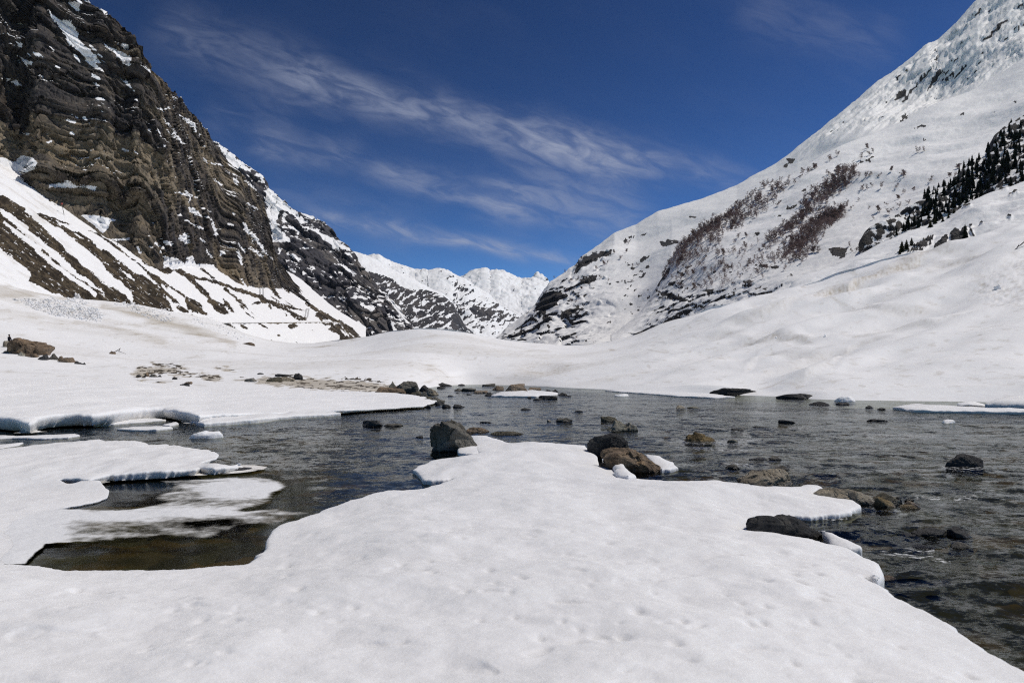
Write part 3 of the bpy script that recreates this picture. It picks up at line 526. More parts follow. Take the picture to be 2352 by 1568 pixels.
# ---- the great snow mountain on the right
SK = [(1120, 800), (1153, 768), (1161, 757), (1185, 743), (1208, 725), (1231, 702), (1248, 672), (1263, 652), (1286, 634), (1318, 614), (1341, 587), (1381, 559), (1411, 534), (1461, 517), (1511, 487), (1598, 459), (1640, 444), (1693, 426), (1729, 404), (1783, 374), (1815, 350), (1833, 335), (1863, 315), (1930, 260), (2005, 197), (2071, 153), (2130, 102), (2155, 94), (2186, 66), (2211, 38), (2243, 3), (2275, -22), (2352, -90), (2700, -300), (2900, -380)]
pxK = np.arange(1124, 2860, 2.3)
sy = curve(pxK, SK, lin=True); hb = curve(pxK, [(1120, 806), (1300, 806), (1600, 770), (1850, 690), (2100, 620), (2352, 560), (2900, 450)])
hb = np.maximum(np.maximum(hb, sy+5), 866-130*sstep(1450, 1600, pxK))
sm_ = lambda a: blur(blur(a, 45, 0), 45, 0)
bd = curve(pxK, [(1120, 1000), (1300, 760), (1600, 640), (1850, 560), (2100, 480), (2352, 430), (2900, 330)])
cd = curve(pxK, [(1120, 1100), (1250, 1350), (1400, 1500), (1700, 1500), (1833, 1550), (2240, 1750), (2900, 1700)])
bd, cd = sm_(bd), sm_(cd)
ss_ = sm_(sy)
BIG = Relief(pxK, [(hb, bd), (hb*.55+ss_*.45, bd*.62+cd*.38), (hb*.2+(.65*ss_+.35*sy)*.8, bd*.25+cd*.75), (sy, cd), (sy+40, cd*1.2)], [130, 100, 50, 8])
x, y, P0 = BIG.px0, BIG.py0, BIG.P
edge = np.clip((y-sy[None])/45, .12, 1)
LOW = [(1700, 460), (1883, 338), (1960, 315), (2055, 288), (2149, 238), (2243, 203), (2352, 135), (2700, -60)]
lo_y = np.interp(x, [p[0] for p in LOW], [p[1] for p in LOW])
rough = sstep(-25, 25, lo_y-y)*sstep(1800, 1900, x)      # upper, craggy part
lowleft = sstep(1480, 1280, x)
Q = P0+lerp3(P0, 160, 300)*22
# ribs run down the fall line (towards the valley on the left)
u = P0[..., 1]*.9+P0[..., 0]*.25; v = P0[..., 2]+.3*P0[..., 0]
aa = -x*.76+y*.65; bb = x*.65+y*.76   # along and across the fall line of the upper face
rib = ridged(np.stack([(u+20*wob[0, 0, 0])/75, v/210, 0*u], -1)+.5*lerp3(P0, 140, 305), 5, 306)
f1, f2 = facet(np.stack([Q[..., 0]/40, Q[..., 1]/40, Q[..., 2]/26], -1), 307, .9)
d = 30*fbm(P0/320, 3, 301)*edge+rough*(23*(ridged(np.stack([bb/15, aa/170, 0*aa], -1)+.16*lerp3(P0, 140, 305), 5, 306, .55)-.3)+5.5*ridged(np.stack([bb/7., aa/85., 0*aa+4], -1)+.2*lerp3(P0, 90, 315), 4, 308)+1.6*fbm(np.stack([aa/30., bb/9., 0*aa], -1), 3, 316)+3.2*f1*sstep(.1, .3, fbm(P0/170, 2, 317)))*np.clip(edge*2.2, .3, 1)+(1-rough)*(3.2*fbm(Q/80, 4, 309)+.7*fbm(P0/14, 3, 310))+lowleft*(9*ridged(Q/55, 5, 311)+5*terr(Q[..., 2]/28, 312)+7*f1)*np.clip(edge*1.5, .35, 1)+rough*1.5*fbm(P0/14, 3, 313)
BIG.displace(d*np.clip((hb[None]-y)/40, .1, 1), BIG.camdir(.55)); BIG.renorm(); x, y = to_px(BIG.P)
RK = [X(p, *c7) for p in ([(1240, 600), (1330, 500), (1480, 470), (1570, 450), (1570, 520), (1450, 545), (1330, 610), (1220, 690)], [(1290, 730), (1400, 680), (1450, 690), (1420, 750), (1310, 790)], [(950, 850), (1180, 840), (1150, 900), (1060, 950), (1000, 1000), (870, 1000)], [(880, 950), (950, 960), (1010, 1100), (1000, 1180), (940, 1100)], [(1110, 1020), (1280, 965), (1290, 1000), (1180, 1080), (1110, 1110)], [(2010, 380), (2080, 360), (2200, 380), (2200, 410), (2050, 425)], [(580, 1210), (610, 1225), (600, 1255), (570, 1255)], [(740, 1180), (780, 1200), (750, 1230)], [(820, 1110), (845, 1130), (820, 1155)], [(1320, 960), (1335, 990), (1240, 1070), (1240, 1040)])]
RK += [X(p, *d1) for p in ([(615, 1165), (680, 1160), (660, 1200), (600, 1235), (590, 1220)], [(1450, 845), (1510, 840), (1500, 870), (1440, 900)], [(1770, 545), (1830, 560), (1770, 600)], [(1420, 670), (1490, 665), (1480, 700), (1400, 740)])]
RKS = [X(p, *c7) for p in ([(1850, 548, 14), (1910, 528, 14)], [(1870, 630, 10), (1915, 612, 14)], [(1560, 765, 10), (1580, 745, 10)], [(1630, 760, 10), (1665, 755, 10)], [(1720, 752, 8), (1755, 748, 8)], [(1860, 710, 12), (1885, 670, 8)], [(1530, 1120, 6), (1590, 1105, 6)], [(1750, 995, 7), (1790, 992, 7)], [(1840, 320, 5), (1890, 310, 6)], [(2290, 150, 8), (2330, 155, 8)], [(1700, 380, 6), (1800, 320, 5)], [(1340, 1295, 7), (1380, 1298, 5)], [(1400, 1300, 6), (1460, 1304, 7)])]
for k in range(46):   # scattered stones above the gully
    a = RNG.uniform(1690, 1930); b = RNG.uniform(560, 1060); RKS.append(X([(a, b, RNG.uniform(3, 8)), (a+RNG.uniform(6, 24), b-RNG.uniform(0, 9), RNG.uniform(2, 6))], *c7))
n_ = fbm(np.stack([x/14, y/9, 0*x], -1), 4, 320)
rk = np.maximum(blob_mask(x, y, RK), stroke_mask(x, y, RKS))+7*n_+2.5*fbm(np.stack([x/4, y/3, 0*x], -1), 2, 321)-1
steep = sstep(.62, .42, BIG.N[..., 2]+.22*n_-.06*rough)
rock = np.maximum(sstep(-1.5, 1.5, rk), np.maximum(steep*lowleft*.9, sstep(.34, .20, BIG.N[..., 2]+.2*n_)*rough*.7))
BIG.A = {'snow': 1-np.clip(rock, 0, 1), 'dirt': 0*x}
tag(BIG.build('snow_mountain', M_RIGHT), 'great white mountain on the right with a craggy upper face', 'mountain', kind='structure')

# ---- the spur of that mountain that carries the birches
SK2 = [(1400, 800), (1425, 772), (1435, 757), (1460, 730), (1494, 684), (1512, 652), (1529, 625), (1545, 590), (1564, 558), (1590, 533), (1621, 507), (1675, 474), (1742, 434), (1809, 405), (1870, 368), (1930, 335), (2055, 288), (2149, 238), (2243, 203), (2352, 135), (2700, -50), (2900, -130)]
pxS = np.arange(1404, 2860, 2.3)
sy = curve(pxS, SK2); hb = np.maximum(curve(pxS, [(1400, 806), (1500, 790), (1600, 760), (1850, 680), (2100, 620), (2352, 560), (2900, 440)]), sy+4)
bd = curve(pxS, [(1400, 570), (1600, 470), (1850, 370), (2100, 310), (2352, 285), (2900, 250)])
cd = curve(pxS, [(1400, 620), (1435, 650), (1564, 800), (1742, 880), (1930, 960), (2352, 1080), (2900, 1100)])
bd, cd = sm_(bd), sm_(cd)
ss_ = sm_(sy)
SPUR = Relief(pxS, [(hb, bd), (hb*.5+ss_*.5, bd*.55+cd*.45), (hb*.18+(.6*ss_+.4*sy)*.82, bd*.2+cd*.8), (sy, cd), (sy+30, cd*1.18)], [130, 90, 40, 8])
x, y, P0 = SPUR.px0, SPUR.py0, SPUR.P
edge = np.clip((y-sy[None])/40, .12, 1); low = sstep(600, 700, y)*sstep(2000, 1850, x)
Q = P0+lerp3(P0, 60, 400)*8
u = P0[..., 1]*.9+P0[..., 0]*.2
d = 14*fbm(P0/170, 3, 401)*edge+1.8*fbm(Q/45, 4, 402)*np.clip(edge*2, .2, 1)+.5*fbm(P0/8, 3, 403)+low*(4.5*ridged(Q/26, 5, 404)+3.*terr(Q[..., 2]/13, 405))*edge+1.7*edge*ridged(np.stack([u/26, P0[..., 2]/120, 0*u], -1)+.3*lerp3(P0, 50, 410), 4, 406)
SPUR.displace(d, SPUR.camdir(.45)); SPUR.renorm(); x, y = to_px(SPUR.P)
RK = [X(p, *c7) for p in ([(1980, 830), (2060, 845), (2180, 870), (2300, 915), (2310, 950), (2150, 915), (2030, 880)], [(2060, 650), (2120, 600), (2100, 680), (2000, 800), (1990, 770)])]
RK += [X(p, *d2) for p in ([(480, 1310), (560, 1335), (700, 1360), (785, 1405), (640, 1410), (520, 1355)], [(1080, 1105), (1130, 1090), (1130, 1130), (1090, 1125)], [(1310, 1100), (1440, 1075), (1430, 1110), (1330, 1130)], [(1455, 1115), (1520, 1110), (1520, 1140), (1460, 1135)], [(1225, 1240), (1320, 1225), (1310, 1250), (1240, 1260)], [(560, 1250), (720, 1225), (700, 1260), (580, 1270)], [(1600, 600), (1670, 590), (1660, 620), (1600, 625)], [(1310, 830), (1365, 800), (1355, 850), (1310, 880)], [(1480, 685), (1550, 665), (1540, 695), (1500, 695)], [(1720, 455), (1770, 430), (1770, 450), (1735, 470)], [(890, 1290), (970, 1300), (930, 1360), (900, 1330)], [(640, 1150), (760, 1170), (700, 1200)])]
RK += [X(p, *d3) for p in ([(370, 1300), (430, 1290), (540, 1285), (535, 1350), (485, 1390), (400, 1350)], [(615, 560), (760, 520), (730, 560), (640, 582)], [(1090, 275), (1150, 250), (1280, 255), (1180, 268)], [(1165, 380), (1210, 370), (1200, 390), (1170, 390)], [(1508, 150), (1530, 142), (1535, 160), (1512, 160)], [(1785, 140), (1800, 122), (1820, 128), (1790, 152)], [(1935, 50), (1980, 42), (1975, 56), (1940, 58)], [(320, 930), (300, 945), (310, 970), (260, 960)])]
RKS = []
for k in range(70):
    a = RNG.uniform(380, 1700); b = 1568-RNG.uniform(20, 560)
    RKS.append(X([(a, b, RNG.uniform(3, 9)), (a+RNG.uniform(6, 40), b-RNG.uniform(-6, 12), RNG.uniform(2, 6))], *d2))
n_ = fbm(np.stack([x/12, y/7, 0*x], -1), 4, 420)
rk = np.maximum(blob_mask(x, y, RK), stroke_mask(x, y, RKS))+6.5*n_+2.5*fbm(np.stack([x/4, y/3, 0*x], -1), 2, 421)-1
rock = np.maximum(sstep(-1.5, 1.5, rk), sstep(.60, .40, SPUR.N[..., 2]+.3*n_)*low)
SPUR.A = {'snow': 1-np.clip(rock, 0, 1), 'dirt': 0*x}
tag(SPUR.build('snow_slope', M_RIGHT), 'white spur of the right mountain dotted with birches', 'slope', kind='structure')

# ---- conifer spur and the hump in front of it
S3 = [(1930, 640), (1960, 602), (1984, 574), (1990, 541), (2022, 512), (2070, 493), (2114, 463), (2138, 442), (2178, 425), (2205, 398), (2227, 372), (2265, 353), (2286, 315), (2327, 283), (2352, 266), (2600, 120), (2900, 0)]
pxC = np.arange(1934, 2860, 2.2); sy = curve(pxC, S3); hb = np.maximum(curve(pxC, [(1930, 650), (2100, 600), (2352, 520), (2900, 400)]), sy+4)
bd = curve(pxC, [(1930, 330), (2352, 270), (2900, 220)]); cd = curve(pxC, [(1930, 400), (2352, 470), (2900, 500)])
CON = Relief(pxC, [(hb, bd), (hb*.5+sy*.5, bd*.55+cd*.45), (sy, cd), (sy+25, cd*1.15)], [70, 70, 6])
x, y, P0 = CON.px0, CON.py0, CON.P; edge = np.clip((y-sy[None])/25, .2, 1); Q = P0+lerp3(P0, 30, 500)*5
CON.displace((6*fbm(P0/60, 3, 501)+3*ridged(Q/16, 5, 502)+2*terr(Q[..., 2]/9, 503))*edge+.4*fbm(P0/4, 3, 504)); CON.renorm()
n_ = fbm(np.stack([x/14, y/10, 0*x], -1), 4, 510)
CON.A = {'snow': sstep(-.25, .25, -.20+.9*n_+1.1*(CON.N[..., 2]-.6)), 'dirt': 0*x}
tag(CON.build('snow_slope', M_SPUR), 'shaded rocky spur with dark conifers above the snow fan on the right', 'slope', kind='structure')
S4 = [(1790, 690), (1828, 642), (1880, 622), (1917, 609), (1984, 576), (2043, 549), (2097, 528), (2146, 512), (2180, 497), (2200, 484), (2230, 464), (2259, 450), (2313, 431), (2352, 417), (2600, 330), (2900, 240)]
pxU = np.arange(1800, 2860, 2.2); sy = curve(pxU, S4); hb = np.maximum(curve(pxU, [(1790, 700), (2000, 640), (2200, 580), (2352, 540), (2900, 400)]), sy+4)
bd = curve(pxU, [(1790, 175), (2352, 165), (2900, 140)]); cd = curve(pxU, [(1790, 200), (2352, 240), (2900, 250)])
HUM = Relief(pxU, [(hb, bd), (hb*.45+sy*.55, bd*.6+cd*.4), (sy, cd), (sy+20, cd*1.15)], [60, 60, 6])
x, y, P0 = HUM.px0, HUM.py0, HUM.P; edge = np.clip((y-sy[None])/20, .2, 1)
RK = [X(p, *d3) for p in ([(1265, 1300), (1340, 1200), (1420, 1150), (1465, 1115), (1495, 1140), (1490, 1190), (1520, 1120), (1555, 1090), (1570, 1200), (1560, 1225), (1400, 1262)],)]
RKN = [X(p, *d3) for p in ([(1395, 1160), (1425, 1180), (1420, 1240), (1385, 1240)],)]
RKS = [X([(1055+k*26, 1345-k*8, 5), (1120+k*30, 1270-k*10, 8), (1190+k*20, 1200-k*6, 6)], *d3) for k in range(5)]+[X(p, *d3) for p in ([(1575, 1075, 10), (1590, 1085, 8)], [(1670, 1080, 10), (1690, 1085, 8)], [(1600, 1165, 10), (1615, 1180, 6)], [(1915, 1050, 12), (1935, 1060, 10)], [(1540, 950, 6), (1590, 940, 6)], [(1925, 830, 10), (1985, 815, 8)], [(1860, 800, 6), (1900, 795, 6)])]
n_ = fbm(np.stack([x/8, y/6, 0*x], -1), 4, 530)
rk = np.minimum(np.maximum(blob_mask(x, y, RK), stroke_mask(x, y, RKS)), -blob_mask(x, y, RKN))+2.5*n_
HUM.displace((2.5*fbm(P0/26, 3, 531)+.5*fbm(P0/6, 4, 532))*edge+1.6*ridged(P0/5, 4, 533)*sstep(-3, 3, rk)); 
HUM.A = {'snow': sstep(1.5, -1.5, rk), 'dirt': 0*x}
tag(HUM.build('snow_slope', M_SPUR), 'rounded snow hump with a dark rock outcrop above the snow fan on the right', 'slope', kind='structure')
# ================================================================ sheets of snow and ice with a real edge
def resample(P, ds):
    P = np.asarray(P, float); Q = np.vstack([P, P[:1]]); L = np.r_[0, np.cumsum(np.hypot(*np.diff(Q, axis=0).T))]
    out = []; s = 0.
    while s < L[-1]:
        k = min(np.searchsorted(L, s, 'right')-1, len(L)-2); t = (s-L[k])/(L[k+1]-L[k]+1e-9); p = Q[k]*(1-t)+Q[k+1]*t
        out.append(p); s += ds(p)
    return np.array(out)
def ring_normals(P):
    t = np.roll(P, -1, 0)-np.roll(P, 1, 0); n = np.stack([-t[:, 1], t[:, 0]], 1); return n/(np.linalg.norm(n, axis=1, keepdims=True)+1e-9)
def sheet(name, outline, mat, lip, ztop, zb=-.08, under=0., jag=1., step=5., smooth=2, edge_attr=False, label=None, cat=None, kind=None, group=None, solid=None, fine=2.2):
    pts = []
    for p in outline:
        if p[0] == 'w': pts.append((p[1], p[2])); continue
        if p[0] == 'd': pts.append(((p[1]-CX)/F*p[2], p[2])); continue
        z = .1
        for _ in range(4):
            xy = at_z(p[0], p[1], z); z = lip(np.array(xy[0]), np.array(xy[1]))
        pts.append((float(xy[0]), float(xy[1])))
    pts = np.array(pts)
    a = .5*np.sum(pts[:, 0]*np.roll(pts[:, 1], -1)-np.roll(pts[:, 0], -1)*pts[:, 1])
    if a < 0: pts = pts[::-1]
    dist = lambda p: max(1.6, math.hypot(p[0], p[1]))
    O = resample(pts, lambda p: dist(p)*fine/F if p[1] > .5 else .2)
    for _ in range(smooth): O = (np.roll(O, 1, 0)+2*O+np.roll(O, -1, 0))/4
    n = ring_normals(O); D = np.maximum(1.6, np.hypot(O[:, 0], O[:, 1])); q = np.stack([O[:, 0]/(D*.012), O[:, 1]/(D*.03), 0*D], 1)
    O = O+n*(jag*D*.0022*(fbm(q*.5, 4, 77)*1.6+.4*fbm(q*2.2, 2, 78)))[:, None]
    n = ring_normals(O); n = (np.roll(n, 1, 0)+n*2+np.roll(n, -1, 0)); n /= np.linalg.norm(n, axis=1, keepdims=True)+1e-9
    lz = lip(O[:, 0], O[:, 1]); zb = zb(O[:, 0], O[:, 1]) if callable(zb) else zb; h = np.maximum(lz-zb, .02); uq = np.clip(.75+.9*fbm(np.stack([O[:, 0]/1.3, O[:, 1]/1.3, 0*D], 1), 3, 79), .1, 1.6)*under
    wv = 1+.5*fbm(np.stack([O[:, 0]*3, O[:, 1]*3, 0*D], 1), 3, 80)
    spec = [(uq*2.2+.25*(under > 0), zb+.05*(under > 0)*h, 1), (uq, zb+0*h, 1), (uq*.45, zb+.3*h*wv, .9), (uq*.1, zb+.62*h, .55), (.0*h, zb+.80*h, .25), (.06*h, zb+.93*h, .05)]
    V, FC, E = [], [], []
    for k, (ins, z, e) in enumerate(spec):
        V.append(np.column_stack([O+n*np.broadcast_to(ins, h.shape)[:, None], np.broadcast_to(z, h.shape)])); E.append(np.full(len(O), e))
    m = len(O); tin = .22*h; T = O+n*tin[:, None]
    E.append(np.zeros(m))
    # inner points, spaced evenly as seen from the eye
    lo, hi = T.min(0), T.max(0); inner = []
    y = max(lo[1], 1.6); k = 0
    while y < hi[1]:
        sx = y/F*step*1.5; off = (k % 2)*.5*sx; xs = np.arange(max(lo[0], -y*.95)+off, min(hi[0], y*.95), sx)
        inner.append(np.column_stack([xs+RNG.uniform(-.2, .2, len(xs))*sx, np.full(len(xs), y)])); y += max(sx*.6, y*y/(1.4*F)*step*.6); k += 1
    xs, ys = np.meshgrid(np.arange(lo[0], hi[0], 1.), np.arange(lo[1], hi[1], 1.)); w = (ys < 1.6) | (np.abs(xs) > ys*.95)
    if w.any(): inner.append(np.column_stack([xs[w], ys[w]]))
    I = np.vstack(inner) if inner else np.zeros((0, 2)); dI = np.concatenate([seg_d(c[:, 0], c[:, 1], [tuple(v) for v in T[::2]]) for c in np.array_split(I, max(1, len(I)//20000+1))]) if len(I) else np.zeros(0)
    I = I[dI > np.maximum(.006, .0016*np.hypot(I[:, 0], I[:, 1]))]
    allp = [Vector(v) for v in np.vstack([T, I])]
    vo, _, fo, _, _, _ = geometry.delaunay_2d_cdt(allp, [], [list(range(m))], 1, 1e-6)
    vo = np.array([(v.x, v.y) for v in vo]); dv = np.concatenate([np.maximum(seg_d(c[:, 0], c[:, 1], [tuple(v) for v in O[::2]]), 0) for c in np.array_split(vo, max(1, len(vo)//20000+1))])
    zt = ztop(vo[:, 0], vo[:, 1], dv)
    zt = np.minimum(zt, 1e9)
    # weld the rim: ring 'T' verts take the top function too
    Vt = np.column_stack([vo, zt])
    rim = []
    off = len(spec)*m
    import mathutils
    kd = mathutils.kdtree.KDTree(len(vo))
    for i_, v in enumerate(vo): kd.insert((v[0], v[1], 0), i_)
    kd.balance(); rim = np.array([off+kd.find((t_[0], t_[1], 0))[1] for t_ in T])
    for k in range(len(spec)-1):
        a_, b_ = k*m, (k+1)*m; i_ = np.arange(m); j_ = (i_+1) % m
        FC += np.column_stack([a_+i_, a_+j_, b_+j_, b_+i_]).tolist()
    a_ = (len(spec)-1)*m; i_ = np.arange(m); j_ = (i_+1) % m
    FC += np.column_stack([a_+i_, a_+j_, rim[j_], rim[i_]]).tolist()
    tris = [tuple(off+i for i in f) for f in fo]
    me = bpy.data.meshes.new(name); VV = np.vstack(V+[Vt])
    me.from_pydata(VV.tolist(), [], [tuple(dict.fromkeys(f)) for f in FC]+tris)
    me.polygons.foreach_set('use_smooth', [True]*len(me.polygons))
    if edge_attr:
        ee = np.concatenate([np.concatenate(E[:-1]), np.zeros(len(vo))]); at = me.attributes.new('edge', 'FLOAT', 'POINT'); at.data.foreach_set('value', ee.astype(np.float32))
    if solid is not None:
        px_, py_ = to_px(VV); at = me.attributes.new('solid', 'FLOAT', 'POINT'); at.data.foreach_set('value', solid(px_, py_, VV, np.concatenate([np.zeros(off), dv])).astype(np.float32))
    me.validate(); me.update()
    bm = bmesh.new(); bm.from_mesh(me); bmesh.ops.recalc_face_normals(bm, faces=bm.faces); bm.to_mesh(me); bm.free()
    o = link(name, me, mat); tag(o, label, cat, group, kind); return o

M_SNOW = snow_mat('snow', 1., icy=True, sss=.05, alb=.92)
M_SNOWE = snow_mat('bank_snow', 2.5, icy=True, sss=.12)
c3 = (.2502, 0, 784.6); c4 = (.3556, 0, 1010.6); d6 = (.5703, 1010.6, 1102.5)
fgo = [('w', -7, -2.5), ('w', -5.2, 4.), (-60, 1285), (0, 1295)]
fgo += X([(170, 806), (400, 826), (600, 836), (900, 832), (1100, 831), (1300, 816), (1580, 790), (1680, 745), (1655, 738), (1700, 715), (1728, 690), (1735, 640), (1765, 580), (1800, 550), (1880, 520), (2060, 465)], *c4)
fgo += X([(0, 1475), (300, 1370), (540, 1300), (620, 1280), (800, 1270), (1000, 1255), (1180, 1215), (1270, 1175), (1290, 1160), (1200, 1168), (1100, 1172), (1000, 1170), (970, 1130), (920, 1090), (890, 1070), (930, 1035), (1000, 1020), (1100, 985), (1300, 950), (1470, 925), (1590, 905), (1540, 880), (1500, 850), (1545, 835), (1500, 780), (1480, 740), (1600, 742), (1720, 767), (1860, 810), (2100, 800), (2340, 815)], *d8)
fgo += X([(350, 750), (830, 782), (880, 850), (940, 900), (960, 960), (1085, 1012), (1110, 1045), (1160, 1082), (1350, 1090), (1600, 1105), (1850, 1106), (2050, 1101), (2180, 1120), (2340, 1140)], *c8)
fgo += X([(230, 612), (480, 630), (670, 630), (740, 622), (850, 625), (877, 640), (810, 662), (830, 680), (1000, 697), (1050, 706), (1140, 760), (1160, 778), (1060, 820), (1000, 835), (870, 845), (690, 850), (560, 850), (500, 880), (480, 920), (620, 985), (925, 1050), (1010, 1068), (1100, 1100), (1200, 1150), (1280, 1190), (1308, 1268), (1270, 1312), (1200, 1288), (1250, 1325), (1300, 1352), (1440, 1438), (1560, 1500), (1690, 1563)], *d5)
fgo += X([(2000, 540), (2130, 620), (2230, 690), (2352, 750)], *d6)+[(2440, 1575), (2700, 1640), ('w', 4.5, .6), ('w', 5, -2.5)]
lipf = lambda x, y: .07+.12*sstep(8, 4, y)+.02*fbm(np.stack([x/1.2, y/1.2, 0*x], -1), 2, 601)
PITS = [(at_z(px, py, .3), r_) for px, py, r_ in X([(750, 338, 14), (797, 553, 24), (735, 657, 26), (950, 697, 24), (105, 475, 18), (1435, 398, 20), (1470, 410, 14), (1300, 580, 16), (1680, 795, 26), (2130, 725, 20), (1340, 290, 12), (400, 660, 18), (80, 305, 14), (560, 620, 14), (620, 420, 12), (980, 600, 14), (1210, 500, 14), (1235, 540, 14), (375, 220, 10), (1010, 370, 10), (860, 460, 12), (300, 560, 12), (1500, 560, 14), (1850, 640, 16)], *d6)+X([(1250, 1515, 26), (1325, 1525, 20), (1530, 1070, 14), (1820, 1270, 18), (960, 1310, 14), (640, 1180, 12), (420, 1040, 12)], *c4)]+[(at_z(RNG.uniform(100, 2300), RNG.uniform(1180, 1560), .3), RNG.uniform(4, 11)) for _ in range(60)]
def fgtop(x, y, d):
    z0 = _fgtop(x, y, d)
    for (cx_, cy_), r_ in PITS:
        rr_ = r_*cy_/F*1.15; w = (np.abs(x-cx_) < 5*rr_) & (np.abs(y-cy_) < 6*rr_)
        if w.any(): z0[w] -= .65*rr_*np.exp(-(((x[w]-cx_)/rr_)**2+((y[w]-cy_)/(1.5*rr_))**2))*(d[w] > .15)
    return z0
def _fgtop(x, y, d):
    q = np.stack([x, y, 0*x], -1)
    pit = sstep(.42, .62, fbm(q*np.array([3.3, 4.5, 1]), 2, 603))
    return lipf(x, y)+.20*(1-np.exp(-d/1.6))+.075*fbm(q/1.5, 3, 602)*np.clip(d/.6, 0, 1)+(.018*fbm(q*np.array([2.6, 3.4, 1]), 3, 604)-.012*pit)*np.clip(d/.25, 0, 1)
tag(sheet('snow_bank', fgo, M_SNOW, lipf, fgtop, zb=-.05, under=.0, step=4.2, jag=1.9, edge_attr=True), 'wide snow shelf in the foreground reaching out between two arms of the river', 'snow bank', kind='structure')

# left near shelf, overhanging the pool
lno = [('d', -700, 15.5), (-60, 1045), (0, 1032)]+X([(350, 945), (700, 906), (900, 905), (1300, 920), (1500, 940), (1700, 965), (1850, 985), (2000, 1030), (1980, 1062), (1870, 1100), (1810, 1112), (2100, 1132), (2200, 1130), (2210, 1158), (1960, 1155), (1830, 1148), (1800, 1170), (1500, 1182), (1250, 1197), (1000, 1217), (820, 1252), (650, 1292), (560, 1322), (640, 1335), (760, 1322), (900, 1318)], *c3)
lno += X([(640, 300), (700, 330), (690, 370), (600, 400), (480, 428), (330, 450), (200, 500), (130, 600), (120, 690), (60, 760), (10, 800)], *c4)+[(-20, 1300), (-300, 1340), ('w', -8, 4.2), ('w', -16, 7)]
lipl = lambda x, y: .014+.115*sstep(9.4, 10.3, y+.12*(x+6))*(1-.6*sstep(-4.9, -4.55, x))*(1+.45*fbm(np.stack([x/.6, y/1.2, 0*x], -1), 3, 611))
def lntop(x, y, d):
    q = np.stack([x, y, 0*x], -1)
    return lipl(x, y)+.10*(1-np.exp(-d/1.2))+.04*fbm(q/1.6, 3, 612)*np.clip(d/.5, 0, 1)+.012*fbm(q*3.5, 3, 613)*np.clip(d/.3, 0, 1)
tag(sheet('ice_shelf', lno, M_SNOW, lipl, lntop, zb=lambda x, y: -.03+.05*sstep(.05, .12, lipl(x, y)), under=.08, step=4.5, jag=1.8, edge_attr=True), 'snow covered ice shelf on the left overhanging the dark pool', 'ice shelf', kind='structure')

# long bank on the left
lE = lambda x, y: np.interp(CX+F*x/np.maximum(y, 5), [-300, 60, 300, 420, 470, 620, 800, 1000], [.44, .42, .42, .36, .26, .22, .15, .10])*(1+.25*fbm(np.stack([x/1.6, y/5., 0*x], -1), 3, 621))
eo = [('d', -700, 24), (-200, 962)]+X([(0, 690), (150, 700), (270, 715), (350, 690), (480, 670), (600, 665), (640, 658), (850, 655), (1000, 650), (1300, 616), (1500, 620), (1700, 645), (1830, 675), (1950, 668), (2200, 662)], *c3)+X([(0, 849), (200, 845), (420, 836), (800, 820), (1180, 806), (1530, 786), (1650, 738), (1550, 700), (1440, 680)], *c6)+[('d', 890, 54), ('d', 800, 57), ('d', 588, 60), ('d', 300, 64), ('d', 0, 64), ('d', -400, 64), ('d', -900, 60)]
def eztop(x, y, d):
    px = CX+F*x/np.maximum(y, 5); q = np.stack([x, y, 0*x], -1)
    return lE(x, y)+.18*(1-np.exp(-d/2.5))*sstep(1000, 500, px)+np.clip(y-20, 0, 50)*.014*sstep(560, 100, px)+.10*fbm(q/np.array([6., 4, 1]), 3, 622)*np.clip(d/2, 0, 1)+.02*fbm(q/.8, 3, 623)*np.clip(d/1., 0, 1)
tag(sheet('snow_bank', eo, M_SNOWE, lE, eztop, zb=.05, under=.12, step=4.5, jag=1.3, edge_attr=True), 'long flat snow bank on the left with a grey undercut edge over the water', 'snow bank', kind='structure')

# loose ice along the water, each sheet a thing
def floe(name, pts, lipz, label, group=None, tr=None, mat=None, zb=-.04, top=.03, under=0., cat='ice floe'):
    P = X(pts, *tr) if tr else pts
    lp = lambda x, y: lipz+0*x
    lp = lambda x, y: lipz*(1+.5*fbm(np.stack([x/.7, y/1.5, 0*x], -1), 3, 641))
    tp = lambda x, y, d: lp(x, y)+top*(1-np.exp(-d/.25))+.012*fbm(np.stack([x*3, y*1.5, 0*x], -1), 3, 640)
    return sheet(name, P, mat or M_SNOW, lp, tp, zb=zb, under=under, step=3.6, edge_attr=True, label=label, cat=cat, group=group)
G1 = 'sheets of ice in the left river arm'
floe('ice_floe', [(414, 963), (440, 957), (490, 953), (588, 950), (690, 947), (764, 946), (784, 948), (714, 953), (640, 957), (588, 963), (468, 972)], .10, 'long low ice ledge at the foot of the left snow bank', None, top=.08)
floe('ice_floe', [(213, 975), (250, 970), (300, 963), (330, 959), (365, 961), (380, 964), (340, 967), (260, 973)], .05, 'thin ice sheet tight under the undercut edge of the left bank', G1)
floe('ice_floe', [(269, 984), (310, 980), (360, 978), (393, 979), (396, 982), (360, 985), (300, 986)], .05, 'lens shaped ice sheet in open water of the left arm', G1)
floe('ice_floe', [(374, 975), (390, 971), (405, 969), (411, 972), (390, 976)], .06, 'smallest ice sheet, just left of the ice ledge', G1)
floe('ice_floe', [(-10, 999), (35, 1001), (130, 998), (175, 995), (186, 999), (160, 1004), (100, 1006), (30, 1004), (-10, 1006)], .04, 'narrow ice sheet touching the left frame edge between bank and shelf', G1)
floe('ice_floe', [(-20, 1022), (20, 1019), (50, 1016), (40, 1021), (0, 1028), (-20, 1032)], .02, 'sliver of ice beside the back of the near left shelf', G1)
floe('ice_floe', [(1340, 872), (1365, 856), (1430, 848), (1540, 842), (1590, 850), (1600, 892), (1500, 912), (1420, 916), (1352, 905)], .07, 'rounded ice lip jutting from the shelf against the big grey boulder', None, d8, top=.06)
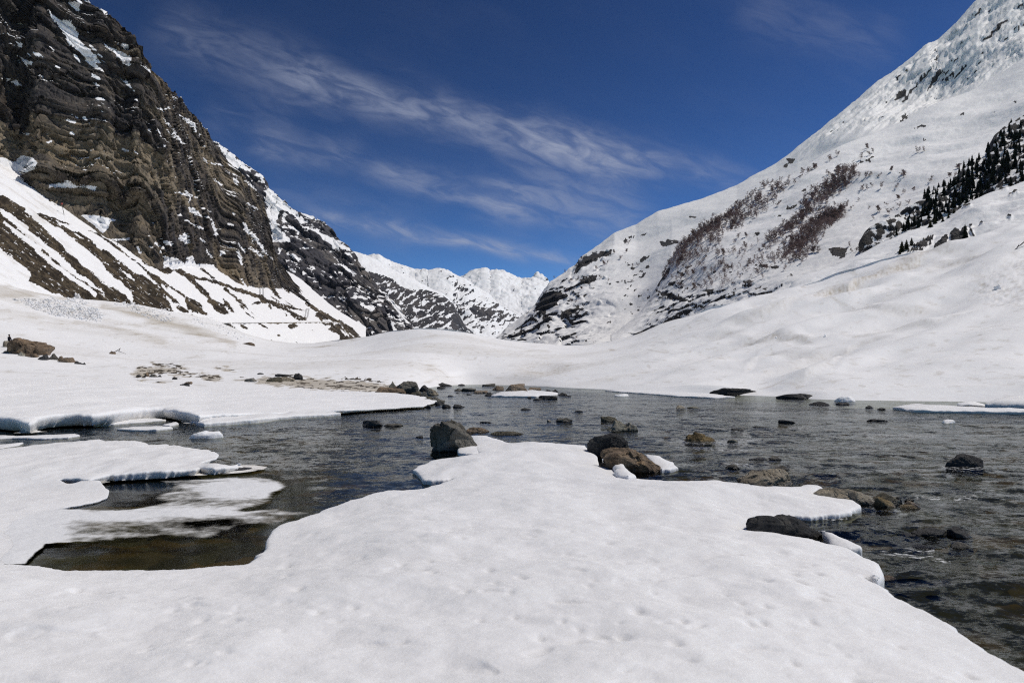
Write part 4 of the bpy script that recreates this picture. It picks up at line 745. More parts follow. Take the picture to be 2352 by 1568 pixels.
floe('ice_floe', [(1365, 862), (1500, 880), (1570, 908), (1580, 918), (1635, 940), (1630, 948), (1675, 985), (1600, 1000), (1520, 1002), (1440, 960)], .06, 'white ice tongue behind the brown boulder', None, c8, top=.07)
floe('ice_slab', [(965, 872), (1010, 868), (1060, 876), (1112, 912), (1150, 940), (1190, 985), (1280, 1050), (1215, 1064), (1130, 1048), (1088, 1012), (1092, 1000), (1120, 1006), (1040, 950), (990, 930)], .16, 'broken ice slab leaning on the front of the brown boulder', None, c8, top=.05)
floe('ice_floe', [(865, 962), (940, 975), (1000, 1000), (1100, 1038), (1165, 1066), (1160, 1076), (1080, 1084), (1000, 1075), (920, 1050)], .09, 'finger of ice behind the long dark boulder', None, d5, top=.05)
floe('ice_floe', [(1680, 345), (1760, 312), (1900, 305), (2000, 300), (2100, 296), (2240, 312), (2345, 318), (2345, 332), (2290, 338), (2200, 344), (2120, 352), (1950, 352), (1800, 352)], .08, 'flat snow topped ice around the rocks in mid river', None, d8, top=.1)
floe('ice_floe', [(2050, 935), (2080, 929), (2110, 929), (2180, 934), (2260, 938), (2420, 942), (2420, 948), (2200, 943), (2100, 941)], .10, 'long thin ice sheet along the far right water', None, top=.08)
floe('ice_floe', [(1390, 896), (1480, 895), (1560, 897), (1610, 900), (1665, 908), (1690, 911), (1640, 913), (1550, 909), (1490, 904)], .06, 'flat ice apron below the far bank left of the undercut', None, top=.05)
floe('ice_floe', [(2262, 928), (2290, 919), (2320, 915), (2420, 910), (2420, 934), (2352, 933)], .18, 'low snow covered ice at the right frame edge below the bank', None, top=.25)

# melting slush of the pool: thin wet ice, part of it under water
sl = X([(560, 445), (700, 452), (850, 442), (960, 415), (1045, 402), (930, 388), (960, 365), (1040, 330), (1085, 300), (985, 268), (1050, 258), (1300, 250), (1500, 236), (1700, 238), (1800, 252), (1905, 292), (1880, 320), (1790, 340), (1800, 400), (1700, 428), (1590, 452), (1680, 440), (1850, 432), (1900, 450), (2080, 462), (1900, 530), (1790, 575), (1760, 560), (1650, 558), (1560, 580), (1480, 610), (1400, 640), (1280, 655), (1000, 638), (700, 652), (450, 668), (300, 670), (215, 735), (170, 800), (-90, 800), (-90, 430), (300, 430)], *c4)
def slm():
    m, nt = newmat('slush'); t = NT(nt); p = t.pos(); s = t.attr('solid')
    n1 = t.noise(t.map(p, (1.2, 1.7, 1)), 1.9, 6, .62); n2 = t.noise(p, 9, 4, .65)
    f = t.ramp(t.m('ADD', t.m('ADD', s, t.m('MULTIPLY', t.m('SUBTRACT', n1, .5), 1.3)), t.m('MULTIPLY', t.m('SUBTRACT', n2, .5), .55)), .26, .88)
    col = t.mix(f, (.36, .345, .29), (.76, .77, .785))
    b = t.bsdf(col, t.ramp(f, 0, 1, .25, .6), t.bump(t.m('ADD', n1, t.m('MULTIPLY', n2, .25)), .06, .7), .35)
    tr = t.n('ShaderNodeBsdfTransparent'); mx = t.n('ShaderNodeMixShader'); t.l(t.m('POWER', t.m('MULTIPLY', f, 1.0, clamp=True), .6), mx.inputs[0]); t.l(tr.outputs[0], mx.inputs[1]); t.l(b.outputs[0], mx.inputs[2]); t.out(mx.outputs[0]); return m
def solid(px, py, V, d):
    # firm near the left shelf and on the hump in the middle, thin towards the pool
    a = np.exp(-(((px-565)/95)**2+((py-1122)/20)**2))*1.1+np.exp(-(((px-300)/170)**2+((py-1182)/17)**2))*.75+.95*sstep(230, 60, px)+np.exp(-(((px-470)/90)**2+((py-1172)/12)**2))*.6
    b = np.exp(-(((px-430)/95)**2+((py-1200)/14)**2))*.35
    return np.clip(.48+a*.75-b, 0, 1.2)*sstep(0, np.where(px < 260, .04, .2), d)
lps = lambda x, y: .010+0*x
sheet('ice_floe', sl, slm(), lps, lambda x, y, d: .012+.022*(1-np.exp(-d/.4))+.02*np.clip(fbm(np.stack([x*1.5, y*1.2, 0*x], -1), 4, 650), -.2, 1)*np.clip(d/.3, 0, 1), zb=.002, step=3.6, jag=1.5, label='grey half melted slush ice covering the pool beside the foreground shelf', cat='slush ice', solid=solid)

# ================================================================ water and its bed
def polar(d0, d1, step, x0=-420, x1=2780):
    ds = [d0]
    while ds[-1] < d1: ds.append(ds[-1]+max(.03, ds[-1]**2/(1.7*F)*step))
    D = np.array(ds)[:, None]; px = np.concatenate([np.arange(x0-7000, x0, 90), np.arange(x0, x1, step*1.6), np.arange(x1, x1+7000, 90)])[None]; return np.stack([(px-CX)/F*D, D+0*px, 0*D+0*px], -1)
P = polar(.7, 112, 2.4); x, y = to_px(P+np.array([0, 0, 0.]))
q = P.copy()
chop = sstep(1250, 1700, x)*sstep(900, 960, y)+.5*sstep(1300, 1500, x)*sstep(1000, 1100, y)
foamp = [X([(1640, 445), (1880, 448)], *c8), X([(2150, 640), (2340, 700)], *c8), X([(1690, 750), (2300, 770)], *c8), X([(1650, 800), (2300, 830)], *c8), X([(190, 85), (500, 92), (820, 85)], *d5), X([(940, 85), (1000, 82)], *d5), X([(1200, 270), (1400, 262), (1700, 268)], *d5), X([(120, 300), (420, 290)], *d5), X([(620, 205), (860, 195)], *d5), X([(1560, 700), (1720, 712)], *d5), X([(1840, 712), (2000, 705)], *d5), X([(1300, 1120), (1500, 1150), (1800, 1180)], *d5), X([(1480, 1100), (1680, 1110)], *d5), X([(1560, 130), (1700, 120)], *d5), X([(750, 870), (1040, 880)], *d5), X([(1100, 320), (1210, 316)], *c8), X([(1750, 500), (1900, 510), (2040, 508)], *d5), X([(2090, 950), (2350, 975)], *c8)]
fo = np.zeros(x.shape)
for s_ in foamp:
    st = [(p[0], p[1], 5.5) for p in s_]; fo = np.maximum(fo, sstep(-6, 6, stroke_mask(x, y, [st])))
chop = chop-.35*sstep(1050, 850, x)
chop = chop-.8*sstep(1075, 1110, y)*sstep(760, 690, x)
fo = np.clip(fo+.22*chop*sstep(940, 1000, y), 0, 1)
flow = np.stack([q[..., 0]*.7+q[..., 1]*.45, q[..., 1]*1.0-q[..., 0]*.25, 0*x], -1)
sp_d = P[..., 1]**2*2.4/(1.7*F); dz = 0
for lam, am, sd in ((.32, .009, 700), (.75, .013, 703), (1.9, .012, 706), (5., .012, 709)):
    dz = dz+am*sstep(lam*.5, lam*.22, sp_d)*noise(flow/np.array([lam*1.15, lam*.8, 1]), sd)
calm = sstep(1075, 1110, y)*sstep(760, 690, x); dz = dz*(1+1.1*np.maximum(chop, -.3))*(1-.85*calm)-.012*calm
P[..., 2] = dz
def water_mat():
    m, nt = newmat('river_water'); t = NT(nt); p = t.pos(); ch = t.attr('chop'); fm = t.attr('foam')
    pp = t.map(p, (1.0, 1.0, 1.), (0, 0, math.radians(24)))
    def slope(v, sc, det, k):   # wave slopes, the same at every distance
        c_ = t.n('ShaderNodeSeparateXYZ'); t.l(t.vm('SUBTRACT', t.noise(v, sc, det, .6, .4, col=True), (.5, .5, .5)), c_.inputs[0]); return t.m('MULTIPLY', c_.outputs[0], k), t.m('MULTIPLY', c_.outputs[1], k)
    a1, b1 = slope(pp, 4.5, 3, .72); a2, b2 = slope(t.map(p, (1, 1.5, 1)), 15., 3, .62); a3, b3 = slope(pp, 1.2, 2, .55)
    kk = t.m('MULTIPLY', t.m('MULTIPLY_ADD', t.ramp(t.noise(t.map(p, (.5, 1., 1)), .28, 4, .6), .36, .62), .75, .4), t.m('MULTIPLY_ADD', ch, .6, .75))
    cn = t.n('ShaderNodeCombineXYZ'); cn.inputs[2].default_value = 1.
    t.l(t.m('MULTIPLY', t.m('ADD', t.m('ADD', a1, a2), a3), kk), cn.inputs[0]); t.l(t.m('MULTIPLY', t.m('ADD', t.m('ADD', b1, b2), b3), kk), cn.inputs[1])
    gn = t.n('ShaderNodeNewGeometry').outputs['Normal']; nrm = t.vm('NORMALIZE', t.vm('ADD', cn.outputs[0], t.vm('MULTIPLY', gn, (1, 1, 0))))
    fr = t.n('ShaderNodeFresnel'); fr.inputs[0].default_value = 1.33; t.l(nrm, fr.inputs[1])
    gl = t.n('ShaderNodeBsdfGlossy'); gl.inputs['Roughness'].default_value = .10; t.l(nrm, gl.inputs['Normal']); gl.inputs['Color'].default_value = (.82, .86, .88, 1)
    tr = t.n('ShaderNodeBsdfTransparent'); tr.inputs[0].default_value = (.46, .47, .39, 1)
    mx = t.n('ShaderNodeMixShader'); t.l(t.m('MULTIPLY', fr.outputs[0], .66), mx.inputs[0]); t.l(tr.outputs[0], mx.inputs[1]); t.l(gl.outputs[0], mx.inputs[2])
    fn = t.noise(t.map(p, (.8, 1.3, 1)), 14., 5, .72); ff = t.ramp(t.m('ADD', fm, t.m('MULTIPLY', t.m('SUBTRACT', fn, .5), 2.6)), 1.0, 1.35)
    d = t.bsdf((.75, .77, .78), .5); mf = t.n('ShaderNodeMixShader'); t.l(t.m('MULTIPLY', ff, .8), mf.inputs[0]); t.l(mx.outputs[0], mf.inputs[1]); t.l(d.outputs[0], mf.inputs[2])
    t.out(mf.outputs[0]); return m
nv_, nu_ = P.shape[:2]
tag(link('river_water', mesh_np('river_water', P, grid_faces(nv_, nu_), True, {'chop': chop, 'foam': fo}), water_mat()), 'dark rippled mountain river flowing around boulders', 'river', kind='structure')
B = polar(.5, 115, 6., -600, 2950); q = B.copy(); w1, w2, wid = worley(np.stack([q[..., 0]/.42, q[..., 1]/.42, 0*q[..., 0]], -1), 710)
v1, v2, vid = worley(np.stack([q[..., 0]/.17, q[..., 1]/.17, 0*q[..., 0]+3], -1), 711)
B[..., 2] = -.42+.16*np.clip(.55-w1, 0, 1)*(wid > .35)+.05*np.clip(.5-v1, 0, 1)+.12*fbm(q/3, 3, 712)+.14*sstep(6.5, 3.5, q[..., 1])+.22*sstep(-.5, -2, q[..., 0])*sstep(9, 7.5, q[..., 1])
def bed_mat():
    m, nt = newmat('river_bed'); t = NT(nt); p = t.pos()
    a = t.vor(t.map(p, (1, 1, .2)), 2.6, out='Color'); s = t.n('ShaderNodeSeparateColor'); t.l(a, s.inputs[0])
    c = t.mix(t.ramp(s.outputs[0], .2, .8), (.045, .044, .028), (.15, .138, .082)); c = t.mix(t.ramp(s.outputs[1], .66, .76), c, (.20, .135, .05)); c = t.mix(t.ramp(t.noise(p, .8, 4, .6), .45, .65), c, (.055, .055, .035))
    t.out(t.bsdf(c, .8, t.bump(t.noise(p, 14, 5, .65), .03), .2).outputs[0]); return m
nv_, nu_ = B.shape[:2]
tag(link('river_bed', mesh_np('river_bed', B, grid_faces(nv_, nu_), True), bed_mat()), 'stony brown river bed under the shallow water', 'river bed', kind='structure')
m_, nt_ = newmat('ground_snow'); t_ = NT(nt_); t_.out(t_.bsdf(t_.mix(t_.noise(t_.pos(), .004, 5, .6), (.62, .62, .63), SNOW), .8, t_.bump(t_.noise(t_.pos(), .02, 5), 2.)).outputs[0])
gv = [(-11000, -1500, -1.2), (11000, -1500, -1.2), (11000, 11000, -1.2), (-11000, 11000, -1.2)]
tag(link('ground', mesh_np('ground', gv, [[0, 1, 2, 3]], False), m_), 'snow covered valley ground reaching the horizon', 'ground', kind='structure')
# ================================================================ rocks
_ICO = {}
def ico(sub):
    if sub not in _ICO:
        bm = bmesh.new(); bmesh.ops.create_icosphere(bm, subdivisions=sub, radius=1.); bm.verts.ensure_lookup_table()
        _ICO[sub] = (np.array([v.co[:] for v in bm.verts]), np.array([[v.index for v in f.verts] for f in bm.faces])); bm.free()
    return _ICO[sub]
def rock_shape(seed, style, sub):
    r = np.random.default_rng(seed); d, f = ico(sub); k, p, e_ = {'angular': (15, 22, 1.2), 'block': (8, 30, 1.), 'round': (18, 7, 1.2), 'slab': (14, 16, 1.15), 'pyramid': (9, 30, 1.3), 'smooth': (14, 6, 1.2)}[style]
    n = r.normal(size=(k, 3)); n /= np.linalg.norm(n, axis=1, keepdims=True)
    n = np.vstack([n, np.eye(3), -np.eye(3)]); h = np.r_[r.uniform(.62, .98, k), np.full(6, e_)]
    if style == 'slab': n = np.vstack([n, [[.12, -.1, .98]]]); h = np.r_[h, .55]
    s = np.clip(d@n.T, 0, None)/h; rad = (s**p).sum(1)**(-1./p)
    q = d*1.6+seed*3.7
    fa, fe = facet(d*(1.5 if style != 'slab' else 1.9)+seed*1.7, seed+9, .9); rad = rad*(1+({'angular': .16, 'block': .08, 'pyramid': .10, 'slab': .12}.get(style, .03))*fa)
    rad = rad*(1+.09*fbm(q, 4, seed)+.035*ridged(q*2.3, 4, seed+3)*(0 if style in ('round', 'smooth') else 1)+.012*fbm(q*9, 3, seed+5))
    return d*rad[:, None], f
ROCKS = []
def rock(px, py, w, h, kind, style, seed, label, cat='rock', group='rocks in the river', tr=None, z0=0., D=None, depth=.8, outline=None, tilt=0., name=None, big=False):
    """px,py: middle of the waterline; w,h: size in photo pixels"""
    if tr: px, py, w, h = px*tr[0]+tr[1], py*tr[0]+tr[2], w*tr[0], h*tr[0]
    if w < 42 and outline is None and z0 == 0: w, h = w*1.15, h*.78   # half sunk small stones
    if D is None: D = at_z(px, py, z0)[1]
    s = D/F; sub = 6 if w > 90 else 5 if w > 30 else 4
    V, f = rock_shape(seed, style, sub)
    dep = w*s*depth; Dc = D+.5*dep; s = Dc/F   # the outline is measured in the plane through the middle of the stone
    W_ = w*s; dep = W_*depth; H_ = max(CH-(py-h-HY)*s-z0, .03, .25*h*s); sink = (.25*H_+.06) if outline is not None else (.8*H_+.03)
    if outline is not None:
        O = X(outline, *tr) if tr else outline
        O = np.array([((a-px)*s, CH-(b-HY)*s-z0) for a, b in O]); O[:, 1] = np.where(O[:, 1] < .06*H_, np.minimum(O[:, 1], 0)-sink, O[:, 1])
        c = O.mean(0)*.5+.25*(O.min(0)+O.max(0)); ph = np.arctan2(V[:, 2], V[:, 0]); rr = np.hypot(V[:, 0], V[:, 2])
        nb = 90; k = ((ph+math.pi)/(2*math.pi)*nb).astype(int) % nb; own = np.array([rr[k == i].max() if (k == i).any() else np.nan for i in range(nb)])
        idx = np.arange(nb); ok = ~np.isnan(own); own = np.interp(idx, idx[ok], own[ok], period=nb); own = np.maximum.reduce([np.roll(own, -1), own, np.roll(own, 1)]); own = (np.roll(own, 1)+2*own+np.roll(own, -1))/4
        oa = O-c; E = np.roll(oa, -1, 0)-oa
        dirs = np.column_stack([np.cos(ph), np.sin(ph)]); tgt = np.zeros(len(V))
        for a, e in zip(oa, E):   # ray from the centre to the outline
            den = dirs[:, 0]*e[1]-dirs[:, 1]*e[0]; den = np.where(abs(den) < 1e-9, 1e-9, den)
            tt = (a[0]*e[1]-a[1]*e[0])/den; uu = (a[0]*dirs[:, 1]-a[1]*dirs[:, 0])/den
            tgt = np.where((tt > 0) & (uu >= -1e-6) & (uu <= 1+1e-6), np.maximum(tgt, tt), tgt)
        tgt = np.where(tgt <= 0, np.abs(O).max()*.5, tgt)
        ow = np.interp((ph+math.pi)/(2*math.pi)*nb-.5, idx, own, period=nb)
        g = rr/ow; V = np.column_stack([dirs[:, 0]*g*tgt+c[0], V[:, 1]*dep/2, dirs[:, 1]*g*tgt+c[1]])
    else:
        a = math.radians(tilt); V = V@np.array([[math.cos(a), 0, math.sin(a)], [0, 1, 0], [-math.sin(a), 0, math.cos(a)]])
        lo, hi = V.min(0), V.max(0); V = (V-lo)/(hi-lo); tp = {'block': .12, 'slab': .3, 'pyramid': .75, 'angular': .45}.get(style, .22); zz = V[:, 2]*(H_+sink)-sink; k_ = 1-tp*np.clip(zz/H_, 0, 1)**1.2; V = np.column_stack([((V[:, 0]-.5)*k_+.08*tp*(seed % 5-2)*(1-k_))*W_, (V[:, 1]-.5)*dep*k_, zz])
    o = link(name or ('boulder' if w*s > .7 else 'rock'), mesh_np('rock', V, f, True), rock_mat(kind, max(W_, H_)), loc=((px-CX)*s, Dc, z0)); o['top'] = H_
    tag(o, label, cat, group); ROCKS.append(o); return o
RG = 'rocks in the river'
# heroes
rock(1315, 905, 480, 330, 'grey', 'angular', 11, 'big grey boulder standing in the water left of the snow tongue', 'boulder', None, d8, outline=[(1088, 905), (1078, 800), (1068, 700), (1085, 645), (1120, 608), (1160, 595), (1182, 607), (1215, 580), (1260, 571), (1330, 590), (1400, 652), (1480, 745), (1520, 800), (1560, 850), (1520, 905)], depth=.85)
rock(1035, 890, 390, 228, 'dark', 'smooth', 12, 'smooth dark boulder with a reddish patch behind the brown one', 'boulder', None, c8, outline=[(850, 890), (838, 820), (838, 770), (850, 735), (900, 697), (980, 682), (1040, 662), (1110, 665), (1160, 695), (1205, 735), (1225, 800), (1225, 890)], depth=.8)
rock(1240, 1045, 590, 250, 'brown', 'angular', 13, 'brown angular boulder sloping into the water beside the snow tongue', 'boulder', None, c8, outline=[(940, 1045), (935, 890), (975, 820), (1040, 800), (1130, 804), (1200, 795), (1250, 808), (1330, 845), (1420, 910), (1500, 968), (1522, 1005), (1510, 1045)], depth=.7)
rock(448, 630, 455, 128, 'tan', 'angular', 14, 'broad tan boulder at the edge of the right snow shelf', 'boulder', None, d5, outline=[(222, 630), (220, 592), (228, 568), (300, 540), (400, 522), (500, 507), (580, 503), (625, 525), (655, 570), (672, 610), (675, 630)], depth=.6)
rock(1030, 775, 420, 132, 'tan', 'smooth', 15, 'low flat tan rock between the snow tip and the round stones', 'rock', None, d5, outline=[(820, 775), (815, 690), (860, 662), (930, 645), (1050, 644), (1150, 672), (1215, 702), (1240, 735), (1240, 775)], depth=.7)
rock(600, 1050, 650, 226, 'dark', 'smooth', 16, 'long dark grey boulder lying in the snow of the foreground shelf', 'boulder', None, d5, outline=[(285, 1050), (275, 895), (300, 855), (360, 832), (430, 825), (530, 826), (620, 836), (680, 857), (740, 895), (800, 938), (855, 962), (900, 1002), (928, 1045), (928, 1080)], depth=.38)
rock(1900, 508, 305, 114, 'dark', 'smooth', 17, 'smooth black boulder alone in the river on the right', 'boulder', None, d5, outline=[(1748, 508), (1750, 488), (1790, 455), (1850, 415), (1885, 397), (1930, 394), (1975, 407), (2025, 432), (2050, 475), (2052, 508)], depth=.75)
rock(1595, 1028, 430, 95, 'dark', 'slab', 18, 'low black wedge of rock with a pale band, near the right frame edge', 'rock', None, d5, outline=[(1385, 1028), (1388, 1002), (1450, 985), (1540, 968), (1620, 950), (1700, 938), (1780, 950), (1805, 1028)], depth=.45)
rock(1870, 1022, 160, 92, 'dark', 'block', 19, 'dark squared block behind the black wedge rock', 'rock', None, d5, outline=[(1790, 1022), (1795, 945), (1850, 931), (1880, 930), (1930, 955), (1950, 1000), (1945, 1022)], depth=.8)
rock(1888, 1105, 180, 72, 'grey', 'round', 20, 'rounded grey stone in front of the black wedge rock', RG and 'rock', None, d5, tilt=12)
# right hand stones
for a in [
 (558, 512, 122, 42, 'grey', 'round', 21, 'grey stone just behind the broad tan boulder', d5), (523, 438, 92, 36, 'grey', 'round', 22, 'small domed grey stone alone above the broad tan boulder', d5), (205, 503, 88, 40, 'grey', 'angular', 23, 'small grey stone in the riffle left of the broad tan boulder', d5),
 (1335, 757, 200, 72, 'olive', 'smooth', 24, 'flat grey stone behind the round ochre stone', d5), (1325, 795, 170, 85, 'ochre', 'round', 25, 'round ochre stone with a crease at the end of the snow tip', d5), (1432, 742, 42, 42, 'dark', 'round', 26, 'little black stone behind the flat grey stone', d5), (1528, 778, 112, 55, 'brown', 'angular', 27, 'brown stone right of the round ochre stone', d5), (1490, 792, 150, 28, 'ochre', 'slab', 28, 'flat ochre slab in front of the brown stone', d5), (1508, 738, 62, 28, 'dark', 'angular', 29, 'black stone behind the brown stone right of the ochre one', d5),
 (600, 168, 140, 24, 'dark', 'slab', 30, 'low black rock in mid river below the white riffle', d5), (1265, 157, 130, 24, 'dark', 'slab', 31, 'low black rock left of the drifting ice lump', d5), (852, 38, 136, 27, 'dark', 'smooth', 32, 'low black rock under the snow arch of the far bank', d5), (1022, 36, 86, 27, 'dark', 'smooth', 33, 'black rock in front of the snow lump at the far bank', d5), (1210, 57, 62, 26, 'dark', 'pyramid', 34, 'pointed black rock left of the long thin ice sheet', d5), (1298, 69, 66, 17, 'dark', 'slab', 35, 'flat black rock at the tip of the long thin ice sheet', d5),
 (245, 226, 92, 24, 'dark', 'slab', 36, 'black rock above the pebbly riffle', d5), (428, 208, 128, 22, 'dark', 'slab', 37, 'flat black rock with foam at the right end of the riffle', d5), (210, 312, 82, 34, 'pale', 'round', 38, 'pale pebble right of the ochre rock', d5), (25, 328, 58, 20, 'pale', 'round', 39, 'pale flat pebble in front of the ochre rock', d5), (890, 562, 160, 22, 'dark', 'slab', 40, 'dark slab awash right of the broad tan boulder', d5), (400, 440, 150, 18, 'dark', 'slab', 41, 'dark slab awash left of the domed grey stone', d5), (1330, 1325, 130, 36, 'brown', 'round', 42, 'reddish stone in the water below the shelf corner', d5), (1600, 1100, 160, 36, 'dark', 'smooth', 43, 'dark wet stone in the rapids below the black wedge rock', d5), (1250, 925, 130, 20, 'dark', 'slab', 44, 'dark rock awash behind the ice finger', d5), (1440, 262, 0, 0, None, None, 0, '', d5),
 (1868, 755, 310, 98, 'ochre', 'angular', 45, 'ochre yellow rock in the riffle right of the pale pyramid', c8), (1107, 655, 255, 105, 'pale', 'pyramid', 46, 'pale pyramid shaped rock in mid river', c8), (1225, 650, 150, 106, 'pale', 'angular', 47, 'pale rough rock touching the right side of the pyramid rock', c8), (1025, 562, 185, 48, 'olive', 'slab', 48, 'low olive slab behind the pale pyramid rock', c8), (622, 567, 160, 54, 'grey', 'angular', 49, 'grey peaked rock in open water left of the pyramid rock', c8), (487, 562, 40, 24, 'tan', 'round', 50, 'tan pebble left of the grey peaked rock', c8), (757, 477, 80, 22, 'dark', 'smooth', 51, 'black rounded rock alone in the far water, right one of two', c8), (272, 458, 90, 32, 'dark', 'pyramid', 52, 'black pointed rock alone in the far water, left one of two', c8), (1698, 446, 82, 42, 'tan', 'round', 53, 'tan round rock with foam behind it in the far river', c8), (1810, 446, 120, 26, 'pale', 'slab', 54, 'pale flat stone awash in foam beside the tan round rock', c8), (2215, 652, 115, 27, 'dark', 'slab', 55, 'black flat rock at the head of the riffle', c8), (1565, 715, 80, 14, 'brown', 'slab', 56, 'thin brown slab awash left of the ochre rock', c8),
 (508, 646, 232, 62, 'dark', 'block', 57, 'dark blocky rock in the left river arm', d8), (720, 648, 175, 40, 'grey', 'angular', 58, 'grey broken rock just right of the dark blocky one', d8), (975, 760, 70, 26, 'dark', 'smooth', 59, 'small black rock left of the big grey boulder', d8), (1540, 710, 250, 56, 'brown', 'slab', 60, 'brown slab in the water behind the big grey boulder', d8), (1835, 737, 350, 43, 'olive', 'slab', 61, 'long low olive slab behind the tip of the snow tongue', d8), (1620, 614, 120, 17, 'dark', 'slab', 62, 'thin dark rock awash above the long olive slab', d8)]:
    if a[2]: rock(*a[:4], a[4], a[5], a[6], a[7], tr=a[8], depth=.75 if a[5] != 'slab' else .6)
# the rock bar across the head of the reach
GB = 'rocks of the bar across the river'
for k, a in enumerate([
 (1215, 256, 142, 47, 'dark', 'angular', 'dark rock under the snow mound, biggest at the water edge'), (1190, 278, 85, 28, 'dark', 'smooth', 'dark rock in front of the biggest one under the mound'), (1385, 250, 70, 22, 'dark', 'smooth', 'dark rock beside the blue snow hollow'), (1655, 256, 120, 36, 'grey', 'block', 'grey block rock left of the big brown rock on the bar'), (1353, 300, 72, 30, 'grey', 'angular', 'grey rock at the left end of the bar'), (1462, 304, 146, 40, 'grey', 'slab', 'grey slab on the left half of the bar'), (1462, 340, 52, 14, 'dark', 'slab', 'tiny dark rock in front of the grey slab'), (1580, 322, 140, 32, 'brown', 'slab', 'brown slab in the middle of the bar'), (1662, 350, 95, 48, 'dark', 'angular', 'dark mossy rock in front of the middle of the bar'), (1748, 293, 112, 54, 'brown', 'angular', 'brown rock joined to the big brown rock'), (1925, 322, 240, 84, 'brown', 'smooth', 'big brown whaleback rock on the bar'), (1950, 256, 108, 34, 'brown', 'block', 'brown block on top of the big brown rock'), (2105, 302, 132, 48, 'brown', 'slab', 'brown slab right of the big brown rock'), (1848, 322, 66, 36, 'grey', 'angular', 'grey stone leaning on the front of the big brown rock'), (2232, 380, 165, 42, 'dark', 'block', 'dark rectangular slab in front of the ice flat'), (2135, 394, 90, 24, 'dark', 'smooth', 'low black rock beside the dark rectangular slab'), (2050, 375, 42, 26, 'dark', 'angular', 'small black rock at the front of the ice flat'), (1275, 356, 58, 18, 'dark', 'smooth', 'small dark rock alone before the bar'), (1345, 324, 34, 10, 'dark', 'smooth', 'smallest dark rock before the bar')]):
    rock(a[0], a[1], a[2], a[3], a[4], a[5], 100+k, a[6], group=GB, tr=d8, depth=.8)
for k, a in enumerate([(475, 292, 60, 30, 'dark', 'angular', 'black rock at the right end of the bar, left of three'), (535, 296, 70, 34, 'dark', 'angular', 'black rock at the right end of the bar, middle of three'), (608, 322, 80, 34, 'dark', 'angular', 'black rock at the right end of the bar, nearest of three'), (660, 334, 60, 16, 'dark', 'slab', 'flat black stone last on the right of the bar'), (305, 350, 36, 20, 'dark', 'angular', 'small black rock left of the flat ice')]):
    rock(*a[:4], a[4], a[5], 130+k, a[6], group=GB, tr=c8)
GS = 'rocks on the point of the left bank'
for k, a in enumerate([(860, 312, 250, 108, 'grey', 'slab', 'large grey slanting slab heading the left bank point', 10), (1030, 282, 128, 50, 'dark', 'angular', 'dark rock behind the point of the left bank', 0), (1100, 326, 122, 62, 'tan', 'angular', 'tan rock at the water end of the left bank point', 0), (1008, 356, 92, 68, 'grey', 'angular', 'grey squat rock on the tip of the left bank point', 0), (690, 322, 330, 60, 'brown', 'slab', 'brown flat ledge along the left bank point', 0), (820, 305, 260, 62, 'brown', 'smooth', 'brown hump rock below the grey slanting slab', 0), (920, 268, 80, 44, 'grey', 'angular', 'grey rock behind the slanting slab', 0), (1130, 388, 110, 40, 'grey', 'angular', 'grey low rock off the tip of the left bank', 0), (1185, 402, 80, 26, 'grey', 'slab', 'grey slab furthest off the tip of the left bank', 0), (1065, 380, 90, 30, 'olive', 'slab', 'olive slab between tip rocks of the left bank', 0), (1155, 418, 60, 16, 'dark', 'slab', 'dark rock awash off the tip of the left bank', 0), (1240, 440, 90, 16, 'dark', 'slab', 'dark rock awash further right off the left bank', 0), (1360, 440, 110, 14, 'dark', 'slab', 'long dark rock awash furthest right off the left bank', 0), (1062, 444, 50, 12, 'dark', 'slab', 'dark stone awash at the snow tip', 0), (950, 335, 120, 46, 'olive', 'angular', 'olive mossy rock in the middle of the left bank point', 0), (715, 240, 90, 46, 'pale', 'pyramid', 'pale pointed rock behind the slanting slab', 0)]):
    rock(*a[:4], a[4], a[5], 150+k, a[6], group=GS, tr=d8, tilt=a[7], D=max(at_z(a[0]*.2344+735, a[1]*.2344+826.9, .1)[1]*.0+min(at_z(a[0]*.2344+735, a[1]*.2344+826.9, .12)[1], 62.), 30), z0=0, depth=.7)
def on(rel, px, py, **kw):
    P = rel.locate(px, py); return P
def rock_on(rel, px, py, w, h, kind, style, seed, label, group=None, outline=None, tilt=0, depth=.8, cat='rock', tr=None, name=None):
    if tr: px, py, w, h = px*tr[0]+tr[1], py*tr[0]+tr[2], w*tr[0], h*tr[0]; outline = X(outline, *tr) if outline else None
    P = rel.locate(px, py)
    o = rock(px, py, w, h, kind, style, seed, label, cat, group, D=P[1], z0=P[2], outline=outline, tilt=tilt, depth=depth, name=name); return o
z1 = (.1172, 0, 735)
GL = 'brown boulders on the snow at the left frame edge'
rock_on(FIELD, 560, 700, 770, 360, 'brown', 'angular', 201, 'large brown cracked boulder on the snow at the left frame edge', None, [(185, 720), (190, 560), (200, 420), (260, 350), (330, 338), (440, 350), (560, 400), (680, 425), (770, 435), (860, 470), (930, 520), (948, 570), (945, 720)], cat='boulder', tr=z1)
